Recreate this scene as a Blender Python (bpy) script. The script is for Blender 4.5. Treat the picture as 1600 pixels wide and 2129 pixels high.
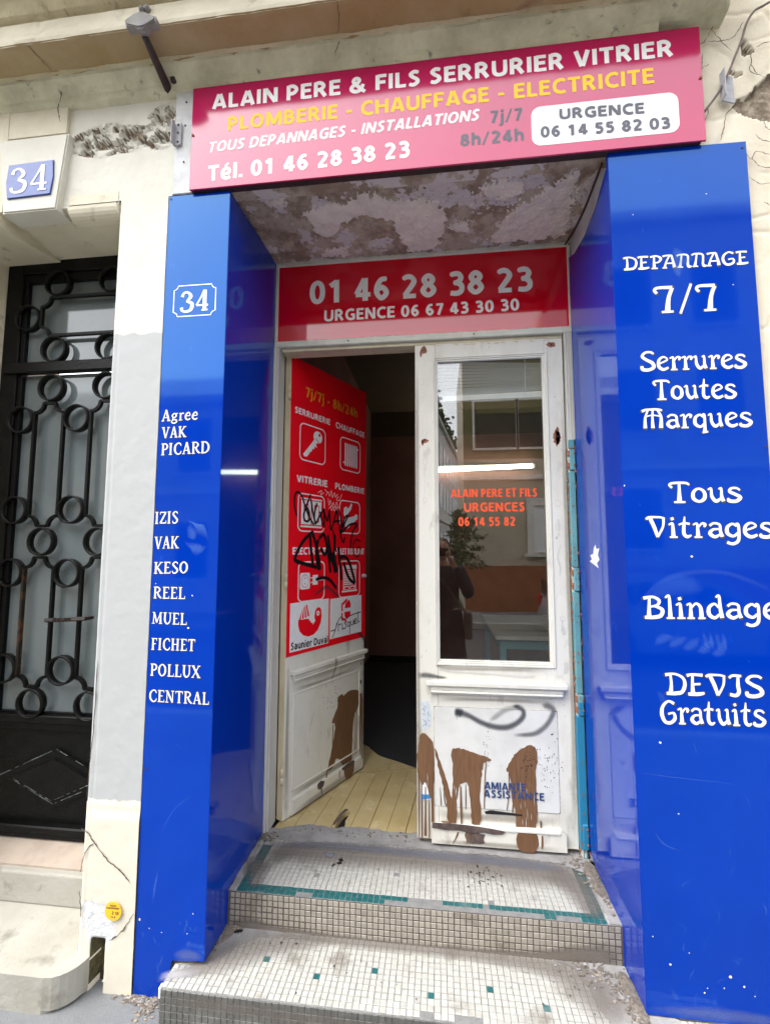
import bpy, bmesh, math, random
from mathutils import Vector, Matrix, noise
R = math.radians
random.seed(7)
for o in list(bpy.data.objects): bpy.data.objects.remove(o)
SC = bpy.context.scene
COL = SC.collection
# ------------------------------------------------------------------ camera
cd = bpy.data.cameras.new('camera'); cam = bpy.data.objects.new('camera', cd); COL.objects.link(cam)
cam.location = (0.8588, -1.7002, 1.6325)
cam.rotation_euler = (R(95.0144), R(-0.0703), R(6.6471))
cd.sensor_fit = 'HORIZONTAL'; cd.sensor_width = 36; cd.lens = 21.178
cd.clip_start = 0.02; cd.clip_end = 500
SC.camera = cam
# ------------------------------------------------------------------ sky, sun, exposure
SUN_EL, SUN_AZ = 60.0, 236.0          # degrees; azimuth clockwise from +y
w = bpy.data.worlds.new('World'); SC.world = w; w.use_nodes = True
nt = w.node_tree; nt.nodes.clear()
out = nt.nodes.new('ShaderNodeOutputWorld'); bg = nt.nodes.new('ShaderNodeBackground')
sky = nt.nodes.new('ShaderNodeTexSky'); sky.sky_type = 'NISHITA'; sky.sun_disc = False
sky.sun_elevation = R(SUN_EL); sky.sun_rotation = R(SUN_AZ); sky.dust_density = 3.0
hs = nt.nodes.new('ShaderNodeHueSaturation'); hs.inputs['Saturation'].default_value = 0.18
hs.inputs['Value'].default_value = 3.2
nt.links.new(sky.outputs[0], hs.inputs['Color']); nt.links.new(hs.outputs[0], bg.inputs['Color'])
bg.inputs['Strength'].default_value = 0.15
nt.links.new(bg.outputs[0], out.inputs[0])
sl = bpy.data.lights.new('sun', 'SUN'); sl.energy = 0.6; sl.angle = R(25); sl.color = (1, .95, .86)
so = bpy.data.objects.new('sun', sl); COL.objects.link(so)
a = R(SUN_AZ); e = R(SUN_EL)
so.rotation_euler = Vector((math.sin(a)*math.cos(e), math.cos(a)*math.cos(e), math.sin(e))).to_track_quat('Z', 'Y').to_euler()
so.location = (0, -6, 12)
SC.view_settings.view_transform = 'Standard'; SC.view_settings.look = 'None'
SC.view_settings.gamma = 1; SC.view_settings.use_curve_mapping = False
SC.view_settings.exposure = 0.7

# ------------------------------------------------------------------ materials
MATS = {}
def mat(name, col=(.5, .5, .5), rough=.6, col2=None, ns=6, nlo=.4, nhi=.65, bump=0.0, bs=60, metal=0, spec=.5,
        layers=(), ior=1.5, coat=0, stretch=(1, 1, 1), emit=None):
    """layers: (color, noise scale, lo, hi, kind, zlo, zhi) - patches of another colour where the noise passes lo..hi"""
    m = bpy.data.materials.new(name); m.use_nodes = True; t = m.node_tree; N = t.nodes; L = t.links
    b = N['Principled BSDF']; b.inputs['Roughness'].default_value = rough; b.inputs['Metallic'].default_value = metal
    b.inputs['Specular IOR Level'].default_value = spec; b.inputs['IOR'].default_value = ior
    b.inputs['Coat Weight'].default_value = coat
    geo = N.new('ShaderNodeNewGeometry'); mp = N.new('ShaderNodeMapping'); mp.inputs['Scale'].default_value = stretch
    L.new(geo.outputs['Position'], mp.inputs['Vector'])
    def nz(scale, lo, hi, kind='noise', detail=6):
        if kind == 'voronoi':
            n = N.new('ShaderNodeTexVoronoi'); o = n.outputs['Distance']
        else:
            n = N.new('ShaderNodeTexNoise'); n.inputs['Detail'].default_value = detail; n.inputs['Roughness'].default_value = .62; o = n.outputs['Fac']
        n.inputs['Scale'].default_value = scale; L.new(mp.outputs[0], n.inputs['Vector'])
        r = N.new('ShaderNodeMapRange'); r.inputs['From Min'].default_value = lo; r.inputs['From Max'].default_value = hi
        L.new(o, r.inputs['Value']); return r.outputs[0]
    cur = None
    def mix(fac, c1, c2):
        x = N.new('ShaderNodeMix'); x.data_type = 'RGBA'; L.new(fac, x.inputs[0])
        if isinstance(c1, tuple): x.inputs[6].default_value = (*c1, 1)
        else: L.new(c1, x.inputs[6])
        x.inputs[7].default_value = (*c2, 1); return x.outputs[2]
    cur = mix(nz(ns, nlo, nhi), col, col2) if col2 else col
    hgt = None
    for ly in layers:
        c, s, lo, hi = ly[:4]; kind = ly[4] if len(ly) > 4 else 'noise'
        f = nz(s, lo, hi, kind)
        if len(ly) > 5:      # keep to a range of heights, ragged
            sx = N.new('ShaderNodeSeparateXYZ'); L.new(geo.outputs['Position'], sx.inputs[0])
            zn = N.new('ShaderNodeTexNoise'); zn.inputs['Scale'].default_value = 14; zn.inputs['Detail'].default_value = 5; L.new(geo.outputs['Position'], zn.inputs['Vector'])
            ad = N.new('ShaderNodeMath'); ad.operation = 'MULTIPLY_ADD'; L.new(zn.outputs['Fac'], ad.inputs[0]); ad.inputs[1].default_value = ly[7] if len(ly) > 7 else .06; L.new(sx.outputs[2], ad.inputs[2])
            r1 = N.new('ShaderNodeMapRange'); r1.inputs['From Min'].default_value = ly[5]; r1.inputs['From Max'].default_value = ly[5]+.004; L.new(ad.outputs[0], r1.inputs['Value'])
            r2 = N.new('ShaderNodeMapRange'); r2.inputs['From Min'].default_value = ly[6]+.004; r2.inputs['From Max'].default_value = ly[6]; L.new(ad.outputs[0], r2.inputs['Value'])
            m1 = N.new('ShaderNodeMath'); m1.operation = 'MULTIPLY'; L.new(r1.outputs[0], m1.inputs[0]); L.new(r2.outputs[0], m1.inputs[1])
            m2 = N.new('ShaderNodeMath'); m2.operation = 'MULTIPLY'; L.new(m1.outputs[0], m2.inputs[0]); L.new(f, m2.inputs[1]); f = m2.outputs[0]
        if cur is col: 
            rgb = N.new('ShaderNodeRGB'); rgb.outputs[0].default_value = (*col, 1); cur = rgb.outputs[0]
        cur = mix(f, cur, c)
    if isinstance(cur, tuple): b.inputs['Base Color'].default_value = (*cur, 1)
    else: L.new(cur, b.inputs['Base Color'])
    if bump:
        n = N.new('ShaderNodeTexNoise'); n.inputs['Scale'].default_value = bs; n.inputs['Detail'].default_value = 8; n.inputs['Roughness'].default_value = .65
        L.new(mp.outputs[0], n.inputs['Vector'])
        bp = N.new('ShaderNodeBump'); bp.inputs['Strength'].default_value = bump; bp.inputs['Distance'].default_value = .01
        L.new(n.outputs['Fac'], bp.inputs['Height']); L.new(bp.outputs[0], b.inputs['Normal'])
    if emit:
        b.inputs['Emission Color'].default_value = (*emit[0], 1); b.inputs['Emission Strength'].default_value = emit[1]
    MATS[name] = m; return m

blue = mat('blue enamel', (.0, .026, .32), .055, (.0, .032, .37), 2.5, .35, .7, bump=.006, bs=6, ior=1.56,
           layers=(((.02, .10, .58), 18, .66, .80), ((.6, .66, .75), 130, .795, .82)), stretch=(1, 1, .6))
blue.node_tree.nodes['Principled BSDF'].inputs['Specular Tint'].default_value = (.35, .92, 1, 1)
sign_red = mat('magenta sign sheet', (.44, .008, .085), .12, (.47, .010, .095), 3, bump=.008, bs=4, ior=1.72)
fascia_red = mat('red sign sheet', (.60, .0, .012), .06, (.64, .0, .015), 3, ior=1.65)
poster_red = mat('red poster', (.85, .001, .010), .45, (.88, .003, .012), 4, ior=1.4)
white_vinyl = mat('white vinyl', (.82, .82, .82), .5, (.75, .75, .74), 40)
cream_vinyl = mat('cream vinyl', (.86, .86, .82), .5, (.80, .80, .77), 40)
yellow_vinyl = mat('yellow vinyl', (.92, .58, .04), .5, spec=.3)
ochre_vinyl = mat('ochre vinyl', (.78, .33, .01), .5)
grey_vinyl = mat('grey vinyl', (.10, .10, .13), .45)
orange_vinyl = mat('orange vinyl', (.85, .09, .02), .5)
navy_print = mat('navy print', (.02, .05, .16), .5)
outline_brown = mat('dark letter edge', (.035, .035, .05), .6)
black_ink = mat('black marker', (.01, .008, .01), .35)
door_white = mat('old white door paint', (.72, .70, .62), .45, (.60, .575, .49), 5, .48, .72, bump=.2, bs=55,
                 layers=(((.40, .37, .32), 13, .60, .78), ((.30, .27, .23), 45, .66, .76), ((.18, .13, .10), 80, .72, .76)), stretch=(1, 1, .4))
jamb_paint = mat('flaking jamb paint', (.62, .61, .56), .55, (.50, .48, .42), 9, .45, .7, bump=.3, bs=80,
                 layers=(((.25, .22, .18), 30, .63, .70),), stretch=(1, 1, .15))
edge_cream = mat('door edge', (.62, .55, .38), .55, (.50, .42, .28), 12, .45, .7, bump=.2, bs=70, stretch=(1, 1, .3))
plate_white = mat('white metal plate', (.69, .685, .65), .4, (.60, .595, .56), 6,
                  layers=(((.10, .10, .12), 75, .72, .75),))
brown_paint = mat('thick brown paint', (.19, .095, .042), .55, (.14, .065, .028), 90, .4, .7, bump=.5, bs=140, stretch=(1, 1, .12))
dirt_brown = mat('dark grime', (.07, .05, .045), .8, (.14, .10, .085), 30, bump=.3, bs=90)
rust = mat('rust', (.24, .075, .035), .85, (.40, .18, .12), 90, bump=.5, bs=200)
turq = mat('turquoise metal paint', (.08, .25, .31), .45, (.15, .34, .36), 5, .35, .65, bump=.2, bs=40,
           layers=(((.10, .04, .03), 42, .655, .675), ((.02, .19, .33), 3, -1, -.9, 'noise', .2, .95, .02)), stretch=(1, 1, .8))
stone_cream = mat('cream facade paint', (.72, .67, .53), .85, (.60, .55, .42), 4, .4, .7, bump=.3, bs=45,
                  layers=(((.33, .29, .22), 9, .60, .76), ((.16, .14, .11), 50, .72, .76)))
pilaster_m = mat('pilaster paint', (.66, .64, .56), .7, (.58, .56, .48), 5, .4, .7, bump=.12, bs=40,
                 layers=(((.385, .395, .395), 5, -1, -.9, 'noise', .70, 2.57, .05), ((.72, .73, .73), 26, .75, .77, 'noise', .70, 1.6, .05),
                         ((.60, .56, .46), 4, -1, -.9, 'noise', -.5, .70, .09), ((.25, .24, .22), 60, .74, .76)))
cornice_m = mat('weathered cornice stone', (.68, .61, .42), .9, (.42, .35, .20), 3.5, .35, .7, bump=.45, bs=70,
                layers=(((.20, .17, .11), 11, .60, .74), ((.16, .17, .13), 45, .68, .76)))
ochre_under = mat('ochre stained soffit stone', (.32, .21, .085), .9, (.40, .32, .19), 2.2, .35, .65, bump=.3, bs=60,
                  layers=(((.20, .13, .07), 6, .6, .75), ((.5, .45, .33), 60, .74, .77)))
cove_m = mat('greenish cove stone', (.70, .68, .50), .9, (.46, .44, .31), 6, .4, .7, bump=.45, bs=70,
             layers=(((.13, .14, .12), 18, .62, .74), ((.2, .2, .17), 90, .7, .75)))
right_wall_m = mat('cracked cream render', (.72, .66, .53), .85, (.64, .57, .44), 4, .4, .7, bump=.25, bs=50,
                   layers=(((.62, .50, .40), 13, .66, .78),))
bare_render = mat('bare grey render', (.44, .38, .29), .95, (.20, .15, .11), 25, .35, .6, bump=.9, bs=90)
soffit_m = mat('peeling soffit paint', (.50, .41, .32), .9, (.30, .215, .155), 9, .44, .58, bump=.6, bs=70,
               layers=(((.64, .57, .55), 5.5, .53, .545), ((.07, .045, .04), 34, .66, .70), ((.35, .31, .29), 26, .66, .68)))
flake_m = mat('lifted paint flake', (.84, .74, .66), .85, (.70, .62, .55), 12, bump=.3, bs=60)
board_strip = mat('painted board', (.62, .64, .64), .6, (.5, .5, .5), 12, bump=.2, bs=60, layers=(((.2, .2, .2), 50, .73, .75),))
zinc = mat('zinc bracket', (.42, .42, .45), .55, (.32, .32, .35), 40, bump=.2)
iron_dark = mat('dark iron strut', (.025, .012, .012), .6, (.05, .02, .02), 40, bump=.3)
cement = mat('grey cement', (.30, .29, .28), .9, (.22, .21, .20), 14, .4, .65, bump=.5, bs=90,
             layers=(((.09, .09, .11), 22, .66, .74), ((.42, .41, .39), 30, .68, .74)))
grout_b = mat('brown grout', (.11, .085, .075), .95, (.07, .055, .05), 40, bump=.5, bs=160)
grout_w = mat('grey grout', (.20, .20, .19), .95, (.15, .15, .15), 40, bump=.4, bs=160)
def tilemat(name, c, c2, dirt):
    m = mat(name, c, .35, c2, 55, .4, .7, bump=.12, bs=120, layers=((dirt, 7, .56, .70), (dirt, 90, .76, .78)))
    t = m.node_tree; N = t.nodes; L = t.links; b = N['Principled BSDF']
    oi = N.new('ShaderNodeObjectInfo'); src = b.inputs['Base Color'].links[0].from_socket
    hsv = N.new('ShaderNodeHueSaturation'); mr = N.new('ShaderNodeMapRange'); mr.inputs['To Min'].default_value = .86; mr.inputs['To Max'].default_value = 1.06
    L.new(oi.outputs['Random'], mr.inputs['Value']); L.new(mr.outputs[0], hsv.inputs['Value']); L.new(src, hsv.inputs['Color']); L.new(hsv.outputs[0], b.inputs['Base Color'])
    return m
tile_w = tilemat('white mosaic', (.42, .415, .38), (.36, .35, .31), (.22, .20, .17))
tile_r = tilemat('beige mosaic', (.33, .30, .25), (.27, .245, .20), (.18, .155, .12))
tile_t = tilemat('teal mosaic', (.008, .085, .09), (.02, .12, .12), (.16, .22, .22))
tile_g = tilemat('slate mosaic', (.115, .115, .105), (.08, .08, .075), (.17, .17, .15))
plank_m = mat('worn yellow floor paint', (.55, .44, .22), .5, (.44, .33, .15), 5, .4, .7, bump=.15, bs=60,
              layers=(((.62, .52, .30), 9, .58, .68), ((.20, .16, .12), 30, .68, .76)))
carpet_m = mat('black floor mat', (.02, .02, .022), .85, (.03, .03, .032), 60, bump=.5, bs=300, layers=(((.2, .2, .2), 120, .79, .81),))
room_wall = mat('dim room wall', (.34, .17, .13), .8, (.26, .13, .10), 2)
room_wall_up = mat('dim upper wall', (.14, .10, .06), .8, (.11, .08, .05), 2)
dark_m = mat('dark plinth', (.01, .009, .009), .8)
pave_m = mat('grey pavement', (.17, .175, .18), .9, (.12, .125, .13), 3, .35, .7, bump=.5, bs=120, layers=(((.10, .10, .11), 60, .70, .75), ((.45, .45, .45), 140, .72, .75)))
asphalt_m = mat('asphalt', (.05, .05, .052), .9, (.07, .07, .07), 8, bump=.5, bs=200)
kerb_m = mat('granite kerb', (.32, .31, .30), .8, (.22, .22, .22), 60, bump=.2)
step_stone = mat('pale worn step stone', (.37, .36, .32), .8, (.30, .285, .24), 4, .35, .7, bump=.35, bs=45,
                 layers=(((.17, .16, .13), 9, .58, .76), ((.10, .09, .08), 70, .70, .74)))
sill_stone = mat('brown sill', (.40, .33, .27), .85, (.33, .27, .22), 10, bump=.35, bs=60, layers=(((.6, .56, .5), 40, .68, .74),))
iron = mat('black door enamel', (.004, .004, .004), .30, (.007, .007, .007), 20, .4, .7, spec=.13, bump=.3, bs=90, layers=(((.20, .22, .22), 70, .745, .765),))
iron_rust = mat('rusting black bar', (.012, .008, .006), .5, (.09, .032, .014), 22, .50, .65, spec=.3, bump=.3)
frost = mat('frosted door glass', (.14, .165, .17), .06, (.10, .12, .125), 2.2, .35, .7, ior=1.6)
bluepl = mat('enamel plate blue', (.02, .06, .27), .25, (.03, .08, .31), 20, layers=(((.3, .3, .35), 60, .72, .75),))
patch_white = mat('rough white plaster', (.62, .63, .64), .95, (.52, .53, .53), 30, bump=.5, bs=110)
moss = mat('mossy hole', (.05, .045, .02), .95, (.12, .10, .04), 60, bump=1, bs=90)
crack_m = mat('dark brown crack', (.09, .07, .055), .95)  # even dark brown for the thin flat slivers drawn as cracks
cable_m = mat('grey brown cable', (.16, .12, .11), .6, (.10, .07, .06), 60)
sticker_y = mat('yellow sticker', (.80, .45, .02), .5)
sticker_w = mat('paper sticker', (.62, .66, .68), .6, (.5, .55, .6), 60)
sticker_b = mat('blue sticker band', (.01, .25, .62), .5)
debris_m = mat('dusty debris', (.20, .17, .14), .95, (.10, .085, .07), 90, bump=.6, bs=150)
leaf_m = mat('dry leaf', (.22, .16, .10), .8, (.34, .30, .25), 40)
pane_frame_m = mat('white painted frame', (.68, .68, .58), .45, (.58, .58, .48), 15, bump=.1, bs=60, layers=(((.25, .22, .18), 50, .72, .75),))
blind_m = mat('aluminium slat', (.90, .91, .92), .4, (.86, .87, .88), 20)
tabletop_m = mat('pale tabletop', (.60, .60, .52), .4, (.52, .52, .44), 8)
table_leg_m = mat('teal table frame', (.08, .25, .28), .5)
opp_cream = mat('opposite cream render', (.52, .46, .36), .9, (.44, .39, .30), 2, bump=.2, bs=20)
opp_orange = mat('opposite brick red plinth', (.33, .13, .06), .9, (.28, .10, .045), 2, bump=.2, bs=20)
opp_grey = mat('opposite grey blocks', (.30, .30, .30), .9, (.24, .24, .24), 2)
opp_white = mat('opposite white render', (.75, .73, .68), .9, (.55, .53, .49), 2)
glass_dark = mat('dark window glass', (.02, .022, .02), .05, (.03, .03, .028), 2, ior=1.5)
olive_m = mat('olive panel', (.14, .13, .05), .6)
roof_m = mat('zinc roof', (.22, .24, .26), .5, (.18, .2, .22), 4)
leafg_m = mat('plane tree leaf', (.05, .085, .03), .6, (.08, .11, .05), 5)
bark_m = mat('bark', (.09, .075, .06), .9, (.16, .14, .11), 12, bump=.5)
carpaint_m = mat('silver car paint', (.42, .42, .44), .25, metal=.6)
tyre_m = mat('tyre rubber', (.02, .02, .02), .8); rim_m = mat('wheel rim', (.45, .45, .47), .35, metal=.7)
carred_m = mat('red lamp lens', (.4, .01, .01), .2); chrome_m = mat('plate metal', (.7, .7, .6), .4)
coat_m = mat('black coat cloth', (.012, .012, .016), .9, (.022, .022, .028), 30, bump=.4, bs=90)
skin_m = mat('skin', (.42, .22, .15), .5, (.38, .18, .12), 20)
hair_m = mat('dark hair', (.03, .018, .012), .6); trouser_m = mat('dark trousers', (.02, .02, .03), .9)
shoe_m = mat('shoe leather', (.02, .015, .012), .4); strap_m = mat('bag strap', (.10, .07, .05), .8, (.14, .11, .09), 60)
phone_m = mat('phone shell', (.02, .02, .022), .2); eye_m = mat('eye white', (.6, .58, .55), .2)
tube_m = mat('lit tube', (.9, .9, .85), .4, emit=((1, .93, .78), 6))
lampbody_m = mat('lamp body', (.6, .6, .56), .5)
tape_m = mat('brown scuff', (.30, .26, .22), .7)
def glassmat(name, ior=1.9, tint=(.93, .95, .94)):
    m = bpy.data.materials.new(name); m.use_nodes = True; N = m.node_tree.nodes; L = m.node_tree.links; N.clear()
    o = N.new('ShaderNodeOutputMaterial'); mx = N.new('ShaderNodeMixShader'); tr = N.new('ShaderNodeBsdfTransparent'); gl = N.new('ShaderNodeBsdfGlossy')
    tr.inputs[0].default_value = (*tint, 1); gl.inputs['Roughness'].default_value = .0
    geo = N.new('ShaderNodeNewGeometry'); n = N.new('ShaderNodeTexNoise'); n.inputs['Scale'].default_value = 1.6
    bp = N.new('ShaderNodeBump'); bp.inputs['Strength'].default_value = .02; bp.inputs['Distance'].default_value = .02
    L.new(geo.outputs['Position'], n.inputs['Vector']); L.new(n.outputs['Fac'], bp.inputs['Height']); L.new(bp.outputs[0], gl.inputs['Normal'])
    f = N.new('ShaderNodeFresnel'); io = N.new('ShaderNodeMapRange'); io.inputs['To Min'].default_value = ior; io.inputs['To Max'].default_value = 1/ior
    L.new(geo.outputs['Backfacing'], io.inputs['Value']); L.new(io.outputs[0], f.inputs['IOR'])      # thin pane: same reflectance from both sides
    L.new(f.outputs[0], mx.inputs[0]); L.new(tr.outputs[0], mx.inputs[1]); L.new(gl.outputs[0], mx.inputs[2]); L.new(mx.outputs[0], o.inputs[0])
    return m
glass_m = glassmat('window glass', 2.1, (.95, .96, .94))
def spraymat(name, col, dens=.8):
    m = bpy.data.materials.new(name); m.use_nodes = True; N = m.node_tree.nodes; L = m.node_tree.links
    b = N['Principled BSDF']; b.inputs['Base Color'].default_value = (*col, 1); b.inputs['Roughness'].default_value = .7
    at = N.new('ShaderNodeAttribute'); at.attribute_name = 'cover'; geo = N.new('ShaderNodeNewGeometry')
    n = N.new('ShaderNodeTexNoise'); n.inputs['Scale'].default_value = 500; L.new(geo.outputs['Position'], n.inputs['Vector'])
    mr = N.new('ShaderNodeMapRange'); mr.inputs['From Min'].default_value = .3; mr.inputs['From Max'].default_value = .7; mr.inputs['To Min'].default_value = .6*dens; mr.inputs['To Max'].default_value = dens
    L.new(n.outputs['Fac'], mr.inputs['Value'])
    mu = N.new('ShaderNodeMath'); mu.operation = 'MULTIPLY'; L.new(at.outputs['Fac'], mu.inputs[0]); L.new(mr.outputs[0], mu.inputs[1])
    L.new(mu.outputs[0], b.inputs['Alpha']); return m
spray_m = spraymat('grey spray paint', (.03, .035, .05), .85)
haze_blue_m = spraymat('pale rubbed blue', (.08, .22, .68), .32)

# ------------------------------------------------------------------ mesh helpers
OFF = {}
def linkobj(name, me, parent=None, m=None, local=False):
    o = bpy.data.objects.new(name, me); COL.objects.link(o)
    if parent is not None:
        o.parent = parent; off = OFF.get(parent.name, Vector((0, 0, 0))); OFF[o.name] = off
        if me and not local and off.length > 0 and not me.get('shifted'):
            me.transform(Matrix.Translation(-off)); 
    if m is not None and me is not None:
        for x in (m if isinstance(m, (list, tuple)) else [m]): me.materials.append(x)
    return o
def setp(o, label=None, cat=None, group=None, kind=None):
    if label: o['label'] = label
    if cat: o['category'] = cat
    if group: o['group'] = group
    if kind: o['kind'] = kind
    return o
def thing(name, loc, label, cat, group=None, rotz=0, world=True):
    o = bpy.data.objects.new(name, None); COL.objects.link(o); o.location = loc; o.rotation_euler = (0, 0, rotz); o.empty_display_size = .1
    if world and not rotz: OFF[o.name] = Vector(loc)
    return setp(o, label, cat, group)
class MB:
    def __init__(s): s.bm = bmesh.new(); s.mi = 0
    def face(s, vs, smooth=False):
        try: f = s.bm.faces.new(vs)
        except ValueError: return None
        f.material_index = s.mi; f.smooth = smooth; return f
    def poly(s, pts):
        return s.face([s.bm.verts.new(p) for p in pts])
    def box(s, x0, x1, y0, y1, z0, z1, bev=0, seg=1):
        vs = [s.bm.verts.new((x, y, z)) for x in (x0, x1) for y in (y0, y1) for z in (z0, z1)]
        fs = [s.face([vs[i] for i in q]) for q in ((0, 1, 3, 2), (4, 6, 7, 5), (0, 4, 5, 1), (2, 3, 7, 6), (0, 2, 6, 4), (1, 5, 7, 3))]
        if bev:
            es = list({e for f in fs for e in f.edges})
            bmesh.ops.bevel(s.bm, geom=es, offset=bev, segments=seg, affect='EDGES', profile=.6)
        return s
    def prism(s, pts, axis, a, b, bev=0):
        """outline pts (p,q) pushed along axis from a to b; axis y: (x,z), axis x: (y,z), axis z: (x,y)"""
        def P(p, q, t): return {'y': (p, t, q), 'x': (t, p, q), 'z': (p, q, t)}[axis]
        A = [s.bm.verts.new(P(p, q, a)) for p, q in pts]; B = [s.bm.verts.new(P(p, q, b)) for p, q in pts]
        n = len(pts); fs = [s.face(A), s.face(B[::-1])]
        for i in range(n): fs.append(s.face([A[i], A[(i+1) % n], B[(i+1) % n], B[i]]))
        if bev:
            es = [e for e in fs[0].edges]; bmesh.ops.bevel(s.bm, geom=es, offset=bev, segments=2, affect='EDGES')
        return s
    def tube(s, path, r, n=8, caps=True, smooth=True):
        P = [Vector(p) for p in path]; rs = r if isinstance(r, (list, tuple)) else [r]*len(P); rings = []
        up = None
        for i, p in enumerate(P):
            d = (P[min(i+1, len(P)-1)]-P[max(i-1, 0)]).normalized()
            if up is None: up = d.orthogonal().normalized()
            up = (up-d*up.dot(d)).normalized(); sd = d.cross(up)
            rings.append([s.bm.verts.new(p+(up*math.cos(t)+sd*math.sin(t))*rs[i]) for t in [2*math.pi*k/n for k in range(n)]])
        for a, b in zip(rings, rings[1:]):
            for k in range(n): s.face([a[k], a[(k+1) % n], b[(k+1) % n], b[k]], smooth)
        if caps: s.face(rings[0][::-1]); s.face(rings[-1])
        return s
    def lathe(s, c, prof, n=20, axis='z'):
        rings = []
        for rr, h in prof:
            row = []
            for k in range(n):
                t = 2*math.pi*k/n; u, v = rr*math.cos(t), rr*math.sin(t)
                q = {'z': (u, v, h), 'y': (u, h, v), 'x': (h, u, v)}[axis]
                row.append(s.bm.verts.new((c[0]+q[0], c[1]+q[1], c[2]+q[2])))
            rings.append(row)
        for a, b in zip(rings, rings[1:]):
            for k in range(n): s.face([a[k], a[(k+1) % n], b[(k+1) % n], b[k]], True)
        s.face(rings[0][::-1]); s.face(rings[-1]); return s
    def ring(s, c, r, th, y0, y1, n=28):
        """flat iron ring in the xz plane"""
        row = []
        for k in range(n):
            t = 2*math.pi*k/n; co, si = math.cos(t), math.sin(t)
            row.append([s.bm.verts.new((c[0]+rr*co, yy, c[1]+rr*si)) for rr, yy in ((r, y0), (r, y1), (r-th, y1), (r-th, y0))])
        for k in range(n):
            a, b = row[k], row[(k+1) % n]
            for j in range(4): s.face([a[j], a[(j+1) % 4], b[(j+1) % 4], b[j]], True)
        return s
    def blob(s, c, rx, ry, rz, sub=1, jit=.15):
        r = bmesh.ops.create_icosphere(s.bm, subdivisions=sub, radius=1)
        for v in r['verts']:
            k = 1+random.uniform(-jit, jit); v.co = Vector((c[0]+v.co.x*rx*k, c[1]+v.co.y*ry*k, c[2]+v.co.z*rz*k))
            for f in v.link_faces: f.material_index = s.mi
        return s
    def mesh(s, name='mesh', recalc=True):
        if recalc: bmesh.ops.recalc_face_normals(s.bm, faces=s.bm.faces)
        me = bpy.data.meshes.new(name); s.bm.to_mesh(me); s.bm.free(); return me
    def build(s, name, m, parent=None, local=False, recalc=True):
        return linkobj(name, s.mesh(name, recalc), parent, m, local)
def catmull(P, n=6):
    P = [tuple(p) for p in P]; out = []; N_ = len(P); cl = N_ > 3 and P[0][:2] == P[-1][:2]
    for i in range(N_-1):
        p0 = P[i-1] if i else (P[-2] if cl else P[0]); p1, p2 = P[i], P[i+1]; p3 = P[i+2] if i+2 < N_ else (P[1] if cl else P[-1])
        for k in range(n):
            t = k/n
            out.append(tuple(.5*((2*b)+(-a+c)*t+(2*a-5*b+4*c-d)*t*t+(-a+3*b-3*c+d)*t**3) for a, b, c, d in zip(p0, p1, p2, p3)))
    out.append(P[-1]); return out
def ribbon(mb, pts, y, round_ends=False, joins=False):
    """pts (x,z,w): a flat stroke facing -y"""
    P = pts; V = []; cl = len(P) > 3 and abs(P[0][0]-P[-1][0])+abs(P[0][1]-P[-1][1]) < 1e-6
    for i, (x, z, wd) in enumerate(P):
        a = P[i-1] if i else (P[-2] if cl else P[0]); b = P[i+1] if i < len(P)-1 else (P[1] if cl else P[-1]); dx, dz = b[0]-a[0], b[1]-a[1]; l = math.hypot(dx, dz) or 1
        nx, nz = -dz/l*wd/2, dx/l*wd/2
        yy = y-4e-5*i/len(P)
        V.append((mb.bm.verts.new((x+nx, yy, z+nz)), mb.bm.verts.new((x-nx, yy, z-nz))))
        if joins and 1 < i < len(P)-2:
            mb.face([mb.bm.verts.new((x+wd/2*math.cos(t), y+2e-5+3e-5*i/len(P), z+wd/2*math.sin(t))) for t in [k*math.pi/6 for k in range(12)]])
    for a, b in zip(V, V[1:]): mb.face([a[0], a[1], b[1], b[0]])
    if round_ends:
        for (x, z, wd) in (P[0], P[-1]):
            mb.face([mb.bm.verts.new((x+wd/2*math.cos(t), y-.00012, z+wd/2*math.sin(t))) for t in [k*math.pi/5 for k in range(10)]])
def facing(me):
    """turn flat print towards -y"""
    for p in me.polygons:
        if p.normal.y > 0: p.flip()
    me.update()

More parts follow.
